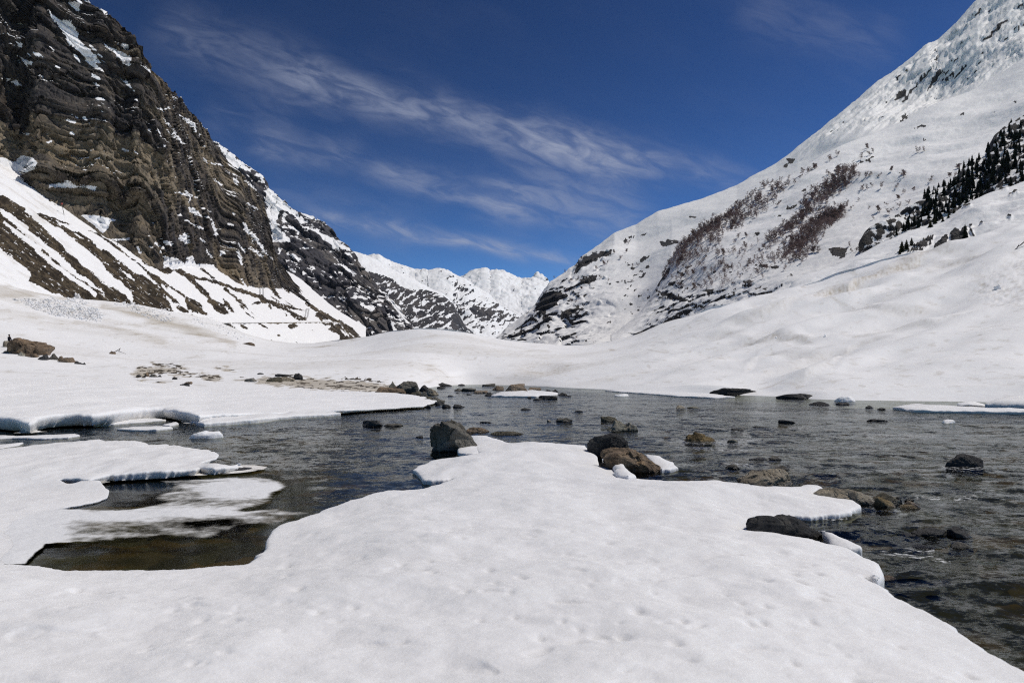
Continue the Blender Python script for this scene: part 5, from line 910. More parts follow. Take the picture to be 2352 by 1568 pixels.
for k, a in enumerate([(440, 715, 200, 100, 'pale', 'angular', 'pale block below the large brown boulder'), (640, 740, 300, 90, 'brown', 'slab', 'brown ledge stones under the large brown boulder'), (850, 790, 220, 130, 'dark', 'angular', 'dark shaded block at the right foot of the brown boulder'), (1060, 790, 200, 140, 'grey', 'angular', 'grey topped block in the trail of stones'), (1200, 810, 150, 110, 'brown', 'block', 'orange brown block in the trail of stones'), (1330, 840, 300, 110, 'brown', 'slab', 'long brown stone in the trail of stones'), (1530, 868, 220, 70, 'dark', 'angular', 'dark stone near the end of the trail'), (1650, 875, 90, 50, 'dark', 'angular', 'last small dark stone of the trail'), (150, 530, 190, 125, 'tan', 'block', 'pale stone at the left end of the brown boulder, the person sits on it'), (200, 650, 320, 55, 'grey', 'slab', 'flat grey ledge left of the pale block')]):
    ro_ = rock_on(FIELD, *a[:4], a[4], a[5], 210+k, a[6], GL, tr=z1, tilt=8)
    if 'person' in a[6]: SEAT = ro_
GR = 'stones lying on the left snow'
for k, a in enumerate([(262, 522, 115, 40, 'dark', 'slab', 'single dark stone on the smooth left snow', 12), (1000, 494, 120, 36, 'dark', 'slab', 'dark flat stone, front one of a pair', 14), (1040, 472, 110, 32, 'brown', 'slab', 'brown flat stone, back one of a pair', 14), (545, 380, 75, 52, 'brown', 'round', 'round reddish stone in the mud strip', 0), (620, 390, 110, 40, 'grey', 'angular', 'grey stones beside the round reddish stone', 0), (455, 385, 60, 26, 'dark', 'slab', 'dark stone left of the round reddish stone', 0), (880, 416, 70, 28, 'dark', 'slab', 'dark stone at the front of the mud strip', 0), (1770, 447, 170, 50, 'grey', 'slab', 'grey tilted slab at the right of the mud strip', 16), (2050, 445, 180, 60, 'olive', 'smooth', 'olive hump rock in the mud strip', 0), (2180, 436, 230, 50, 'tan', 'smooth', 'tan snow capped hump rock right of the olive one', 0), (1890, 355, 80, 18, 'dark', 'slab', 'thin dark stone at the top of the mud strip', 0), (2330, 420, 130, 80, 'dark', 'angular', 'dark jagged rock at the right end of the mud strip', 0), (2160, 385, 250, 36, 'dark', 'slab', 'long dark slab along the mud strip', 0), (700, 385, 70, 26, 'dark', 'angular', 'black stone right of the grey stones', 0), (1745, 12, 150, 34, 'brown', 'block', 'brown rectangular block on the snow below the road', 0), (145, 118, 90, 40, 'brown', 'angular', 'brown stone beside the broken sticks', 0)]):
    rel = FIELD
    rock_on(rel, *a[:4], a[4], a[5], 230+k, a[6], GR, tr=z2, tilt=a[7], depth=.7)
# rocks standing out of the big mountain's snow
# lumps of snow and ice
M_LUMP = snow_mat('snow_lump', .6, sss=.3, alb=1.02)
def lump(px, py, w, h, style, seed, label, tr=None, rel=None, tilt=0, name='snow_lump', group=None, depth=.8, outline=None):
    if tr: px, py, w, h = px*tr[0]+tr[1], py*tr[0]+tr[2], w*tr[0], h*tr[0]; outline = X(outline, *tr) if outline else None
    if rel is not None:
        P = rel.locate(px, py); D, z0 = P[1], P[2]
    else: D, z0 = None, 0.
    o = rock(px, py, w, h, 'pale', style, seed, label, 'snow lump', group, D=D, z0=z0, tilt=tilt, name=name, depth=depth, outline=outline); o.data.materials.clear(); o.data.materials.append(M_LUMP); return o
rock(1687, 907.5, 122, 17, 'dark', 'slab', 65, 'dark slab standing in for the shade under the overhanging snow of the far bank, left one', group='dark slabs standing in for shade under the far bank snow', depth=.12)  # dark slab added before the snow face as the shade of the undercut
rock(1832, 915.5, 108, 12, 'dark', 'smooth', 66, 'dark slab standing in for the shaded arch under the far bank snow, right one', group='dark slabs standing in for shade under the far bank snow', depth=.12)  # the arch's shade is this added dark shape, not a real hollow
lump(1865, 892, 325, 78, 'smooth', 301, 'white lump of drifting snow in the left river arm', c3, outline=[(1700, 892), (1705, 882), (1790, 840), (1890, 814), (1950, 825), (2000, 822), (2030, 850), (2025, 892)], depth=.6)
rock(524, 1086, 136, 16, 'dark', 'slab', 64, 'dark rock ledge under the snow tail of the left ice shelf', group=RG, depth=.7)
lump(1800, 175, 96, 44, 'slab', 302, 'tilted lump of ice drifting in the right water', d5, tilt=18, name='ice_lump')
lump(1150, 332, 128, 30, 'smooth', 303, 'low rough lump of ice in the far water below the bank', c8, name='ice_lump')
lump(1040, 1070, 145, 42, 'smooth', 304, 'rounded snow lump at the foot of the far bank', d4)
lump(1970, 1102, 220, 34, 'smooth', 305, 'low white snow mound in the far right water', d4)
lump(2290, 667, 14, 15, 'block', 306, 'square snow block on the pitted fan at the right', None, FIELD, tilt=20, name='snow_block')
lump(888, 590, 26, 24, 'angular', 307, 'small lone snow block on the fan left of centre', d4, FIELD, name='snow_block')
lump(530, 606, 22, 14, 'angular', 308, 'small snow block on the drift line of the fan', d4, FIELD, name='snow_block')

# ================================================================ avalanche blocks below the talus
def debris():
    Pg = [X(p, *c2) for p in ([(140, 1180), (380, 1190), (480, 1160), (560, 1190), (720, 1150), (800, 1200), (850, 1250), (960, 1330), (930, 1385), (780, 1370), (500, 1330), (330, 1270)], [(1040, 1220), (1200, 1205), (1350, 1250), (1580, 1290), (1620, 1370), (1500, 1390), (1350, 1345), (1150, 1260)], [(1750, 1335), (1950, 1350), (2150, 1460), (2350, 1560), (2200, 1560), (1900, 1440), (1750, 1390)])]
    qx, qy = to_px(FIELD.P[20:-13]); S = FIELD.P[20:-13]; w = (qx < 640) & (qy > 660) & (qy < 800); sx, sy, sp = qx[w], qy[w], S[w]
    tx, ty = to_px(TAL.P); w2 = (tx < 640) & (ty > 660) & (ty < 800); sx = np.r_[sx, tx[w2]]; sy = np.r_[sy, ty[w2]]; sp = np.vstack([sp, TAL.P[w2]])
    d, f = ico(2); VV, FF = [], []; n = 0
    for poly, cnt, base in ((Pg[0], 900, 3.0), (Pg[1], 420, 2.2), (Pg[2], 330, 1.6)):
        a = np.array(poly); got = 0
        while got < cnt:
            c = np.array([RNG.uniform(a[:, 0].min(), a[:, 0].max(), 200), RNG.uniform(a[:, 1].min(), a[:, 1].max(), 200)]).T
            c = c[seg_d(c[:, 0], c[:, 1], poly) > -1]
            for px, py in c:
                k = np.argmin((sx-px)**2+(sy-py)**2+.0005*sp[:, 1]); P = sp[k]; s = P[1]/F; r = base*s*.5*RNG.lognormal(0, .45)
                v = d*np.clip(1+.55*noise(d*1.7+got*5.1, 5)+.25*noise(d*4+got, 6), .4, 2)[:, None]*r*np.array([1, 1, .85]); lift = RNG.uniform(0, 2.2)*base*s*.45*sstep(0, 9, seg_d(np.array([px]), np.array([py]), poly)[0])
                VV.append(v+P+np.array([0, -r*.6, r*.25+lift])); FF.append(f+n); n += len(d); got += 1
                if got >= cnt: break
    m = snow_mat('avalanche_snow', 6.); nt = m.node_tree; b = [x_ for x_ in nt.nodes if x_.bl_idname == 'ShaderNodeBsdfPrincipled'][0]
    t = NT(nt); l = b.inputs['Base Color'].links[0].from_socket; t.l(t.mix(t.ramp(t.noise(t.pos(), .6, 4, .6), .4, .7, 0, .6), l, (.5, .46, .40)), b.inputs['Base Color'])
    tag(link('avalanche_debris', mesh_np('avalanche_debris', np.vstack(VV), np.vstack(FF), False), m), 'grey heaps of avalanche snow blocks below the earth slope', 'avalanche debris', kind='stuff')
debris()

# ================================================================ trees
def tube(V, Fc, a, b, ra, rb, k=3):
    a, b = np.array(a, float), np.array(b, float); d = b-a; L = np.linalg.norm(d); d = d/(L+1e-9); u = np.cross(d, [0, 0, 1.] if abs(d[2]) < .9 else [1., 0, 0]); u /= np.linalg.norm(u); v = np.cross(d, u); n = len(V)
    for p, r in ((a, ra), (b, rb)):
        for i in range(k):
            t = 2*math.pi*i/k; V.append(p+r*(math.cos(t)*u+math.sin(t)*v))
    for i in range(k): Fc.append([n+i, n+(i+1) % k, n+k+(i+1) % k, n+k+i])
def birch_mesh(seed, full=1., th=1.):
    r = np.random.default_rng(seed); V, Fc = [], []; H = 1.
    stems = 1 if r.random() < .45 else 2
    for s in range(stems):
        p = np.array([r.uniform(-.03, .03), r.uniform(-.03, .03), -.08]); dirn = np.array([r.uniform(-.2, .2), r.uniform(-.2, .2), 1.]); R = .015
        for k in range(6):
            q = p+dirn/np.linalg.norm(dirn)*.165; tube(V, Fc, p, q, R, R*.8, 4); R *= .8
            if k >= 1:
                for j in range(int(3*full)+1):
                    a = r.uniform(0, 6.28); e = r.uniform(.3, 1.1); L = r.uniform(.16, .34)*(1-.08*k); d = np.array([math.cos(a)*math.cos(e), math.sin(a)*math.cos(e), math.sin(e)]); e1 = q+d*L
                    tube(V, Fc, q, e1, R*.5, .006, 3)
                    for m in range(int(10*full)):
                        t = r.uniform(.25, 1.05); b0 = q+d*L*t; a2 = a+r.normal(0, .9); e2 = r.normal(.5, .6); d2 = np.array([math.cos(a2)*math.cos(e2), math.sin(a2)*math.cos(e2), math.sin(e2)]); tube(V, Fc, b0, b0+d2*r.uniform(.07, .17), .012*th, .006*th, 3)
            p = q; dirn = dirn+r.normal(0, .16, 3)*np.array([1, 1, .3])
    return mesh_np('birch_tree', np.array(V), np.array(Fc), False)
M_BIRCH = plain_mat('birch_bark', (.14, .092, .086), (.26, .19, .175), 3., .9, .0)
BM = [birch_mesh(900+k, .8+.12*k) for k in range(6)]; BL = [birch_mesh(930+k, .52, 1.5) for k in range(6)]
for m in BM: m.materials.append(M_BIRCH)
def band_pts(poly, n, seed, bias=None):
    r = np.random.default_rng(seed); a = np.array(poly); out = []
    while len(out) < n:
        c = (r.uniform(a[:, 0].min()-11, a[:, 0].max()+11), r.uniform(a[:, 1].min()-11, a[:, 1].max()+11)); dd = seg_d(np.array([c[0]]), np.array([c[1]]), poly)[0]
        if r.random() < sstep(-11, 13, dd) and (bias is None or r.random() < bias(*c)): out.append(c)
    return out
B1 = X([(530, 1195), (580, 1110), (620, 1045), (700, 930), (800, 850), (900, 760), (1080, 680), (1190, 600), (1330, 510), (1450, 440), (1520, 400), (1610, 430), (1560, 480), (1450, 580), (1330, 680), (1150, 790), (950, 950), (800, 1060), (650, 1150)], *d2)
B2 = [(1760, 552), (1800, 522), (1836, 490), (1850, 452), (1880, 434), (1912, 405), (1945, 385), (1965, 383), (1972, 404), (1950, 426), (1915, 452), (1880, 478), (1850, 508), (1815, 535), (1790, 556), (1765, 572)]
B3 = X([(1440, 1030), (1560, 970), (1650, 880), (1760, 790), (1850, 680), (1930, 640), (2040, 640), (2040, 720), (1960, 790), (1870, 870), (1790, 1010), (1700, 1060), (1560, 1090)], *d2)+[]
B4 = X([(170, 1120), (300, 1020), (420, 980), (500, 950), (580, 890), (570, 940), (480, 1080), (300, 1170), (200, 1280), (60, 1340), (60, 1230)], *d3)
TREES = []
slope_ = lambda ax, ay, bx, by: (lambda x, y: 1.)
for px, py in band_pts(B1, 650, 1, lambda x, y: 1. if y < 558-.78*(x-1564)+26 else .35): TREES.append((px, py, 'b1'))
for px, py in band_pts(B2, 450, 2): TREES.append((px, py, 'b2'))
for px, py in band_pts(B3, 360, 3): TREES.append((px, py, 'b3'))
for px, py in band_pts(B4, 210, 4): TREES.append((px, py, 'b3'))
for px, py in band_pts(X([(560, 1230), (760, 1080), (1000, 930), (1300, 900), (1440, 1000), (1560, 1120), (1300, 1250), (900, 1330), (600, 1330)], *d2), 130, 5): TREES.append((px, py, 'b1'))
for px, py in X([(1600, 430), (1640, 400), (1700, 360), (1730, 330), (1760, 310), (1790, 300), (1830, 280), (1660, 410), (1450, 410), (1410, 430), (1600, 370), (1960, 210), (2020, 170), (2020, 290), (1940, 330), (870, 1060), (910, 1000), (1060, 1010), (1050, 1030), (1130, 990), (1220, 980), (1370, 990), (1390, 960), (1280, 1080), (1290, 1100), (830, 1110), (800, 1180), (1250, 860), (1500, 600), (1180, 870), (1390, 1120), (1410, 1130), (1560, 1150), (1820, 990), (1850, 1000)], *d2): TREES.append((px, py, 's'))
for px, py in X([(715, 445), (700, 460), (735, 510), (760, 490), (650, 540), (400, 555), (455, 512), (450, 635), (215, 660), (265, 625), (910, 645), (1135, 485), (1195, 472), (750, 775), (820, 795), (705, 798), (670, 800), (720, 690), (790, 700), (690, 700), (760, 670), (1010, 695), (1030, 670), (885, 935), (940, 785), (710, 975), (770, 1050), (820, 985), (1230, 735), (1100, 820), (1020, 830), (975, 880), (560, 1280), (610, 1330), (640, 1330), (580, 1330), (1060, 920), (980, 950), (900, 1010), (250, 1340), (290, 1330), (630, 900), (1410, 690), (1475, 620), (1450, 700)], *d3): TREES.append((px, py, 's'))
KT = X([(1180, 755), (1215, 850), (1205, 745), (1510, 595), (1530, 580), (1730, 405), (1770, 612), (1815, 605), (1240, 945), (1155, 672), (1050, 722), (1290, 545), (1250, 1270), (1210, 935), (1170, 850), (1260, 735), (1600, 490), (1655, 540), (1710, 480), (1430, 640), (1375, 620), (1300, 820), (1270, 870), (1480, 720), (1540, 750)], *c7)
def cand(rel):
    qx, qy = to_px(rel.P); return qx.ravel(), qy.ravel(), rel.P.reshape(-1, 3)
def locate_many(rel, pts):
    qx, qy, PP = cand(rel); out = []
    for px, py in pts: out.append(PP[np.argmin((qx-px)**2+(qy-py)**2+2e-4*PP[:, 1])])
    return out
LB = {'b1': ('leafless brown birch in the upper left band of trees on the white spur', 'birches of the upper band'), 'b2': ('leafless brown birch in the middle band of trees on the white spur', 'birches of the middle band'), 'b3': ('leafless brown birch in the lower right band of trees on the white spur', 'birches of the lower band'), 's': ('leafless birch standing apart on the open snow of the white spur', 'scattered birches on the spur'), 'k': ('small bare birch on the rocky far shoulder of the right mountain', 'bare birches on the far shoulder')}
TP = [(P, px, py, g) for P, (px, py, g) in zip(locate_many(SPUR, [t_[:2] for t_ in TREES]), TREES)]+[(P, px, py, 'k') for P, (px, py) in zip(locate_many(BIG, KT), KT)]
TP = [(P, px, py, g, (RNG.uniform(9.5, 15) if g != 'k' else RNG.uniform(6, 11))*P[1]/F) for P, px, py, g in TP]
TP.sort(key=lambda a: -a[4]/a[0][1]); keep = [a for a in TP if a[3] in 'sk']; rest = [a for a in TP if a[3] not in 'sk']
keep += rest[:298-len(keep)]; mass = rest[298-len([a for a in TP if a[3] in 'sk']):]
for k, (P, px, py, g, h) in enumerate(keep):
    o = link('birch_tree', BM[k % 6], loc=Vector(P)); w_ = h*RNG.uniform(1.1, 1.6); o.scale = (w_, w_, h); o.rotation_euler = (RNG.uniform(-.05, .05), -RNG.uniform(0, .12), RNG.uniform(0, 6.28)); tag(o, LB[g][0], 'birch tree', LB[g][1])
if mass:
    base = [(np.array([v.co[:] for v in m.vertices]), np.array([p.vertices[:] for p in m.polygons])) for m in BL]; VV, FF = [], []; n = 0
    for k, (P, px, py, g, h) in enumerate(mass):
        v, f = base[k % 6]; a = RNG.uniform(0, 6.28); c, s = math.cos(a), math.sin(a); VV.append((v@np.array([[c, s, 0], [-s, c, 0], [0, 0, 1]]))*h*np.array([1.35, 1.35, 1])+P); FF.append(f+n); n += len(v)
    tag(link('birch_wood', mesh_np('birch_wood', np.vstack(VV), np.vstack(FF), False), M_BIRCH), 'thicket of smaller leafless birches filling the bands on the white spur', 'birch wood', kind='stuff')
def conifer_mesh(seed):
    r = np.random.default_rng(seed); V, Fc = [], []; tube(V, Fc, (0, 0, -.06), (0, 0, .97), .022, .004, 5)
    n = 17
    for k in range(n):
        t = k/(n-1); z = .07+.9*t; R = .21*(1-t)**.8+.02; R *= r.uniform(.72, 1.15); m = int(11-5*t)
        for j in range(m):
            a = 6.283*(j+r.uniform(-.35, .35))/m+k*1.3; L = R*r.uniform(.65, 1.15); dr = np.array([math.cos(a), math.sin(a), 0]); sd = np.array([-math.sin(a), math.cos(a), 0]); dz = r.uniform(.15, .5)*L; wd = L*.32
            b = np.array([0, 0, z+.03]); i0 = len(V); mid = b+dr*L*.55-np.array([0, 0, dz*.35]); tip = b+dr*L-np.array([0, 0, dz]); V += [b, mid+sd*wd, tip, mid-sd*wd]; Fc.append([i0, i0+1, i0+2, i0+3])
            i0 = len(V); V += [b, mid+np.array([0, 0, .03]), tip, mid-np.array([0, 0, .06])]; Fc.append([i0, i0+1, i0+2, i0+3])
    return mesh_np('conifer_tree', np.array(V), np.array(Fc), False)
M_CONI = plain_mat('conifer_needles', (.008, .013, .011), (.026, .034, .022), 6., .9, 0.)
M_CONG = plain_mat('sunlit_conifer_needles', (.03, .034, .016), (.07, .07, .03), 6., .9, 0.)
CM = [conifer_mesh(950+k) for k in range(5)]
for m in CM: m.materials.append(M_CONI)
CP = X([(1530, 640, 95), (1575, 622, 95), (1605, 592, 88), (1660, 540, 62), (1495, 682, 66), (1735, 482, 92), (1920, 302, 76), (1810, 542, 118), (1750, 602, 110), (1860, 410, 110), (1840, 352, 62), (1885, 595, 78), (1850, 622, 92), (1965, 522, 85), (2010, 485, 66), (1780, 742, 120), (1710, 702, 74), (1640, 642, 115), (1690, 640, 84), (1570, 694, 105), (1600, 742, 95), (1530, 832, 95), (1490, 905, 105), (1440, 955, 110), (1315, 812, 74), (1360, 772, 62), (1280, 802, 42), (1180, 1042, 125), (1230, 1062, 90), (1290, 1066, 95), (1350, 1020, 95), (1400, 1000, 90), (2035, 735, 105), (1930, 765, 80), (1680, 880, 100), (1720, 850, 90), (1600, 900, 100), (1560, 930, 90), (1640, 880, 80), (1060, 1130, 110), (1110, 1125, 110), (1150, 1120, 80), (1020, 1150, 80), (960, 1190, 70), (1780, 520, 66), (1940, 430, 55), (2020, 600, 60), (1460, 850, 80), (1330, 930, 70), (1240, 930, 80), (1880, 320, 50), (1790, 650, 80), (1560, 780, 80), (1410, 1040, 60), (1500, 1000, 70)], *d3)
CBP = X([(1000, 1180), (1040, 1060), (1150, 930), (1290, 800), (1460, 740), (1560, 600), (1720, 500), (1850, 330), (1960, 250), (2045, 210), (2045, 700), (1900, 760), (1700, 830), (1500, 960), (1300, 1060), (1100, 1130)], *d3)
CP += [(px, py, RNG.uniform(12, 26)) for px, py in band_pts(CBP, 180, 8)]
for k, ((px, py, hp), P) in enumerate(zip(CP, locate_many(CON, [c[:2] for c in CP]))):
    h = hp*P[1]/F; o = link('conifer_tree', CM[k % 5], loc=Vector(P)); o.scale = (h*RNG.uniform(.9, 1.3),)*2+(h,); o.rotation_euler = (0, 0, RNG.uniform(0, 6.28)); tag(o, 'dark conifer on the shaded rocky spur at the right', 'conifer tree', 'conifers on the shaded spur')
CH4 = X([(1000, 1330, 95), (1040, 1310, 85), (1085, 1275, 70), (985, 1350, 50)], *d3); lab4 = ['tallest small conifer of the clump at the foot of the snow hump', 'middle conifer of the clump at the foot of the snow hump', 'right conifer of the clump at the foot of the snow hump', 'lowest conifer bush of the clump at the foot of the snow hump']
for (px, py, hp), P, lb in zip(CH4, locate_many(HUM, [c[:2] for c in CH4]), lab4):
    h = hp*P[1]/F; me = CM[1].copy(); me.materials.clear(); me.materials.append(M_CONG); o = link('conifer_tree', me, loc=Vector(P)); o.scale = (h*1.5, h*1.5, h); tag(o, lb, 'conifer tree')
P = locate_many(HUM, X([(1540, 1225)], *d3))[0]; o = link('conifer_tree', CM[2], loc=Vector(P)); h = 36*P[1]/F; o.scale = (h, h, h); tag(o, 'dark conifer beside the rock outcrop on the snow hump', 'conifer tree')
CS = X([(1250, 1120, 60), (1290, 1090, 50), (1400, 1040, 40), (1450, 1000, 40), (1350, 1070, 40)], *d3)
for (px, py, hp), P in zip(CS, locate_many(HUM, [c[:2] for c in CS])):
    h = hp*P[1]/F; me = CM[3].copy(); me.materials.clear(); me.materials.append(M_CONG); o = link('conifer_shrub', me, loc=Vector(P)); o.scale = (h*1.8, h*1.8, h); tag(o, 'low yellow green conifer shrub on the ridge line of the snow hump', 'shrub', 'shrubs on the snow hump')

# ================================================================ road, walls, poles, person, branch
M_STONE = plain_mat('wall_stone', (.10, .085, .062), (.24, .205, .15), 1.6, .9, .08, (1, 1, 2.2))
def strip(name, pts, off, mat):
    """pts: (px,py) along the talus, off: list of (dx, dz) section points"""
    base = np.array([PW(np.array(float(a)), np.array(float(b)), gD(np.array(float(a)), np.array(float(b)))) for a, b in pts]); V = []
    for b in base:
        for dx, dz in off: V.append(b+np.array([dx, 0, dz]))
    m = len(off); Fc = [[i*m+j, i*m+(j+1) % m, (i+1)*m+(j+1) % m, (i+1)*m+j] for i in range(len(pts)-1) for j in range(m)]
    c0 = list(range(m))[::-1]; c1_ = [(len(pts)-1)*m+j for j in range(m)]
    me = bpy.data.meshes.new(name); me.from_pydata([tuple(v) for v in V], [], Fc+[c0, c1_]); me.update(); return link(name, me, mat)
nz = lambda a, b, n, amp: [(a[0]+(b[0]-a[0])*i/n, a[1]+(b[1]-a[1])*i/n+amp*math.sin(i*2.3)*(0 < i < n)) for i in range(n+1)]
tag(strip('retaining_wall', nz((608, 741.5), (688, 740.5), 14, .25), [(-1.5, .2), (1.2, .2), (1.35, -1.55), (-1.5, -1.6)], M_STONE), 'left dry stone retaining wall holding the snowy road above the river', 'wall')
tag(strip('retaining_wall', nz((699, 740.5), (778, 739.5), 14, .25), [(-1.5, .2), (1.2, .2), (1.35, -1.3), (-1.5, -1.4)], M_STONE), 'right stone retaining wall where the road rounds the cliff foot', 'wall')
M_ROAD = plain_mat('road_gravel', (.25, .24, .23), (.5, .49, .48), .8, .9, .02)
tag(strip('road', nz((500, 742), (785, 739.3), 20, .1), [(-6, .12), (1.1, .12), (1.1, -.25), (-6, -.3)], M_ROAD), 'narrow grey road cut along the foot of the cliff', 'road', kind='structure')
M_POLE = plain_mat('weathered_pole', (.05, .045, .04), (.11, .10, .09), 4., .8, 0.)
def seg_obj(name, segs, mat, parent=None):
    V, Fc = [], []
    for a, b, ra, rb in segs: tube(V, Fc, a, b, ra, rb, 5)
    return link(name, mesh_np(name, np.array(V), np.array(Fc), False), mat, parent)
def pylon(px, py, wpx, hpx, lean, label):
    P = PW(np.array(px), np.array(py), gD(np.array(px), np.array(py))); s = P[1]/F; w, h = wpx*s, hpx*s
    r = bpy.data.objects.new('power_pylon', None); COL.objects.link(r); r.location = Vector(P); tag(r, label, 'power pylon')
    for sx in (-1, 1):
        x0 = sx*w*.42; sg = []
        for e in (-.38, .38): sg.append(((x0+e, 0, -.6), (x0+e+lean*h, 0, h*.96), .13, .10))
        for k in range(7):
            z = h*.13*(k+.5); sg.append(((x0-.38+lean*z, 0, z), (x0+.38+lean*(z+h*.12), 0, z+h*.12), .05, .05)); sg.append(((x0+.38+lean*z, 0, z), (x0-.38+lean*z, 0, z), .05, .05))
        seg_obj('leg', sg, M_POLE, r)
    seg_obj('crossarm', [((-w*.62+lean*h*.93, 0, h*.93), (w*.75+lean*h*.93, 0, h*.93), .13, .13), ((-w*.5+lean*h, 0, h), (w*.62+lean*h, 0, h), .10, .10)], M_POLE, r)
    for xx in (-.55, 0, .68): seg_obj('insulator', [((xx*w+lean*h*.9, 0, h*.93), (xx*w+lean*h*.9, 0, h*.87), .12, .12)], M_POLE, r)
pylon(601., 684., 9., 25., -.02, 'two legged power pylon standing on the dark earth band below the cliff')
pylon(703., 729., 6.5, 20., .16, 'leaning two legged power pylon near the end of the dark earth band')
def pole(px, py, hpx, lean, label, mat=None, cat='pole', top=True):
    P = PW(np.array(px), np.array(py), gD(np.array(px), np.array(py))); s = P[1]/F; h = hpx*s
    r = bpy.data.objects.new('pole', None); COL.objects.link(r); r.location = Vector(P); tag(r, label, cat)
    seg_obj('post', [((0, 0, -.5), (lean*h, 0, h), .14, .10)], mat or M_POLE, r)
    if top: seg_obj('crossarm', [((lean*h-.7, 0, h*.95), (lean*h+.7, 0, h*.95), .08, .08)], mat or M_POLE, r)
    return r, h
pole(656., 708., 12., .1, 'single thin pole between the two power pylons')
pole(270., 566., 25., .0, 'thin pole standing at the cliff foot left of the power pylons')
M_RED = plain_mat('faded_red_paint', (.30, .06, .05), (.45, .12, .1), 2., .7, 0.)
r, h = pole(148., 495., 27., -.22, 'leaning pole with a small red top on the upper snow of the left slope', top=False); seg_obj('sign_top', [((-.22*h, 0, h*.93), (-.23*h, 0, h*1.06), .42, .36)], M_RED, r)
r, h = pole(692., 681., 10., .0, 'short red and white marker post at the cliff foot', plain_mat('marker_paint', (.5, .1, .08), (.7, .65, .62), .9, .7, 0.), 'marker post', False)

# person sitting behind the big brown boulder at the left edge: head and shoulders show
def person():
    r = bpy.data.objects.new('person', None); COL.objects.link(r); r.location = SEAT.location+Vector((.12, .1, SEAT['top']-.04)); r.rotation_euler = (0, 0, math.radians(165)); tag(r, 'person in dark clothes sitting on the pale stone beside the large brown boulder', 'person')
    J = {'pel': (0, 0, .06), 'sp': (0, -.03, .26), 'ch': (0, -.02, .44), 'nk': (0, -.03, .60), 'h0': (0, -.04, .70), 'h1': (0, -.04, .80), 'h2': (0, -.035, .87),
         'sl': (-.18, -.02, .52), 'el': (-.27, -.06, .28), 'wl': (-.12, -.26, .16), 'gl': (-.06, -.32, .13), 'sr': (.18, -.02, .52), 'er': (.27, -.06, .28), 'wr': (.12, -.26, .16), 'gr': (.06, -.32, .13),
         'hl': (-.10, -.02, .04), 'kl': (-.15, -.44, .12), 'al': (-.15, -.46, -.32), 'tl': (-.16, -.62, -.36), 'hr': (.10, -.02, .04), 'kr': (.15, -.44, .12), 'ar': (.15, -.46, -.32), 'tr': (.16, -.62, -.36)}
    Rr = {'pel': .15, 'sp': .15, 'ch': .16, 'nk': .065, 'h0': .085, 'h1': .10, 'h2': .07, 'sl': .085, 'el': .06, 'wl': .042, 'gl': .045, 'sr': .085, 'er': .06, 'wr': .042, 'gr': .045, 'hl': .11, 'kl': .075, 'al': .05, 'tl': .045, 'hr': .11, 'kr': .075, 'ar': .05, 'tr': .045}
    E = [('pel', 'sp'), ('sp', 'ch'), ('ch', 'nk'), ('nk', 'h0'), ('h0', 'h1'), ('h1', 'h2'), ('ch', 'sl'), ('sl', 'el'), ('el', 'wl'), ('wl', 'gl'), ('ch', 'sr'), ('sr', 'er'), ('er', 'wr'), ('wr', 'gr'), ('pel', 'hl'), ('hl', 'kl'), ('kl', 'al'), ('al', 'tl'), ('pel', 'hr'), ('hr', 'kr'), ('kr', 'ar'), ('ar', 'tr')]
    ks = list(J); me = bpy.data.meshes.new('body'); me.from_pydata([J[k] for k in ks], [(ks.index(a), ks.index(b)) for a, b in E], [])
    o = link('body', me, None, r); md_ = o.modifiers.new('skin', 'SKIN'); sk = me.skin_vertices[0].data
    for i, k in enumerate(ks): sk[i].radius = (Rr[k], Rr[k]); sk[i].use_root = (k == 'pel')
    o.modifiers.new('sub', 'SUBSURF').levels = 2
    dg = bpy.context.evaluated_depsgraph_get(); nm = bpy.data.meshes.new_from_object(o.evaluated_get(dg)); o.modifiers.clear(); o.data = nm
    nm.materials.clear(); nm.materials.append(plain_mat('dark_cloth', (.012, .011, .015), (.03, .028, .036), 6., .9, .002)); nm.materials.append(plain_mat('skin', (.22, .12, .08), (.28, .16, .11), 8., .6, 0.))
    for p in nm.polygons:
        p.use_smooth = True; c = p.center; p.material_index = 1 if c.z > .655 or (c.y < -.27 and c.z > .08 and c.z < .2 and abs(c.x) < .11) else 0
    d, f = ico(3); hv = d*np.array([.112, .118, .125])*(1+.05*noise(d*6, 3))[:, None]; hv[:, 2] = np.where(hv[:, 2] < -.02, -.02-.3*(hv[:, 2]+.02)*-1, hv[:, 2]); hv += np.array([0, -.01, .815])
    link('hair', mesh_np('hair', hv, f, True), plain_mat('dark_hair', (.008, .007, .007), (.02, .017, .015), 9., .7, 0.), r)
person()
# dead branch on the fan at the right, broken sticks on the left snow
M_WOOD = plain_mat('dead_wood', (.03, .025, .022), (.08, .065, .055), 5., .9, .004)
def sticks(name, rel, px, py, segs, label, cat):
    P = rel.locate(px, py); s = P[1]/F; r = link(name, None, None) if False else None
    V, Fc = [], []
    for a, b, ra, rb in segs: tube(V, Fc, ((a[0]-px)*s, a[2]*s, (py-a[1])*s), ((b[0]-px)*s, b[2]*s, (py-b[1])*s), ra*s, rb*s, 6)
    o = link(name, mesh_np(name, np.array(V), np.array(Fc), True), M_WOOD, loc=Vector(P)-Vector((0, .4, 0))); tag(o, label, cat); return o
sticks('dead_branch', FIELD, 2334, 570, [((2326, 574, 0), (2332, 570, 2), .7, .9), ((2332, 570, 2), (2336, 565, 3), .9, 1.2), ((2336, 565, 3), (2342, 563, 5), 1.2, 1.1), ((2342, 563, 5), (2362, 548, 10), 1.1, 1.3), ((2336, 565, 3), (2338, 559, 3), .5, .2)], 'dark dead branch lying on the snow fan at the right frame edge', 'branch')
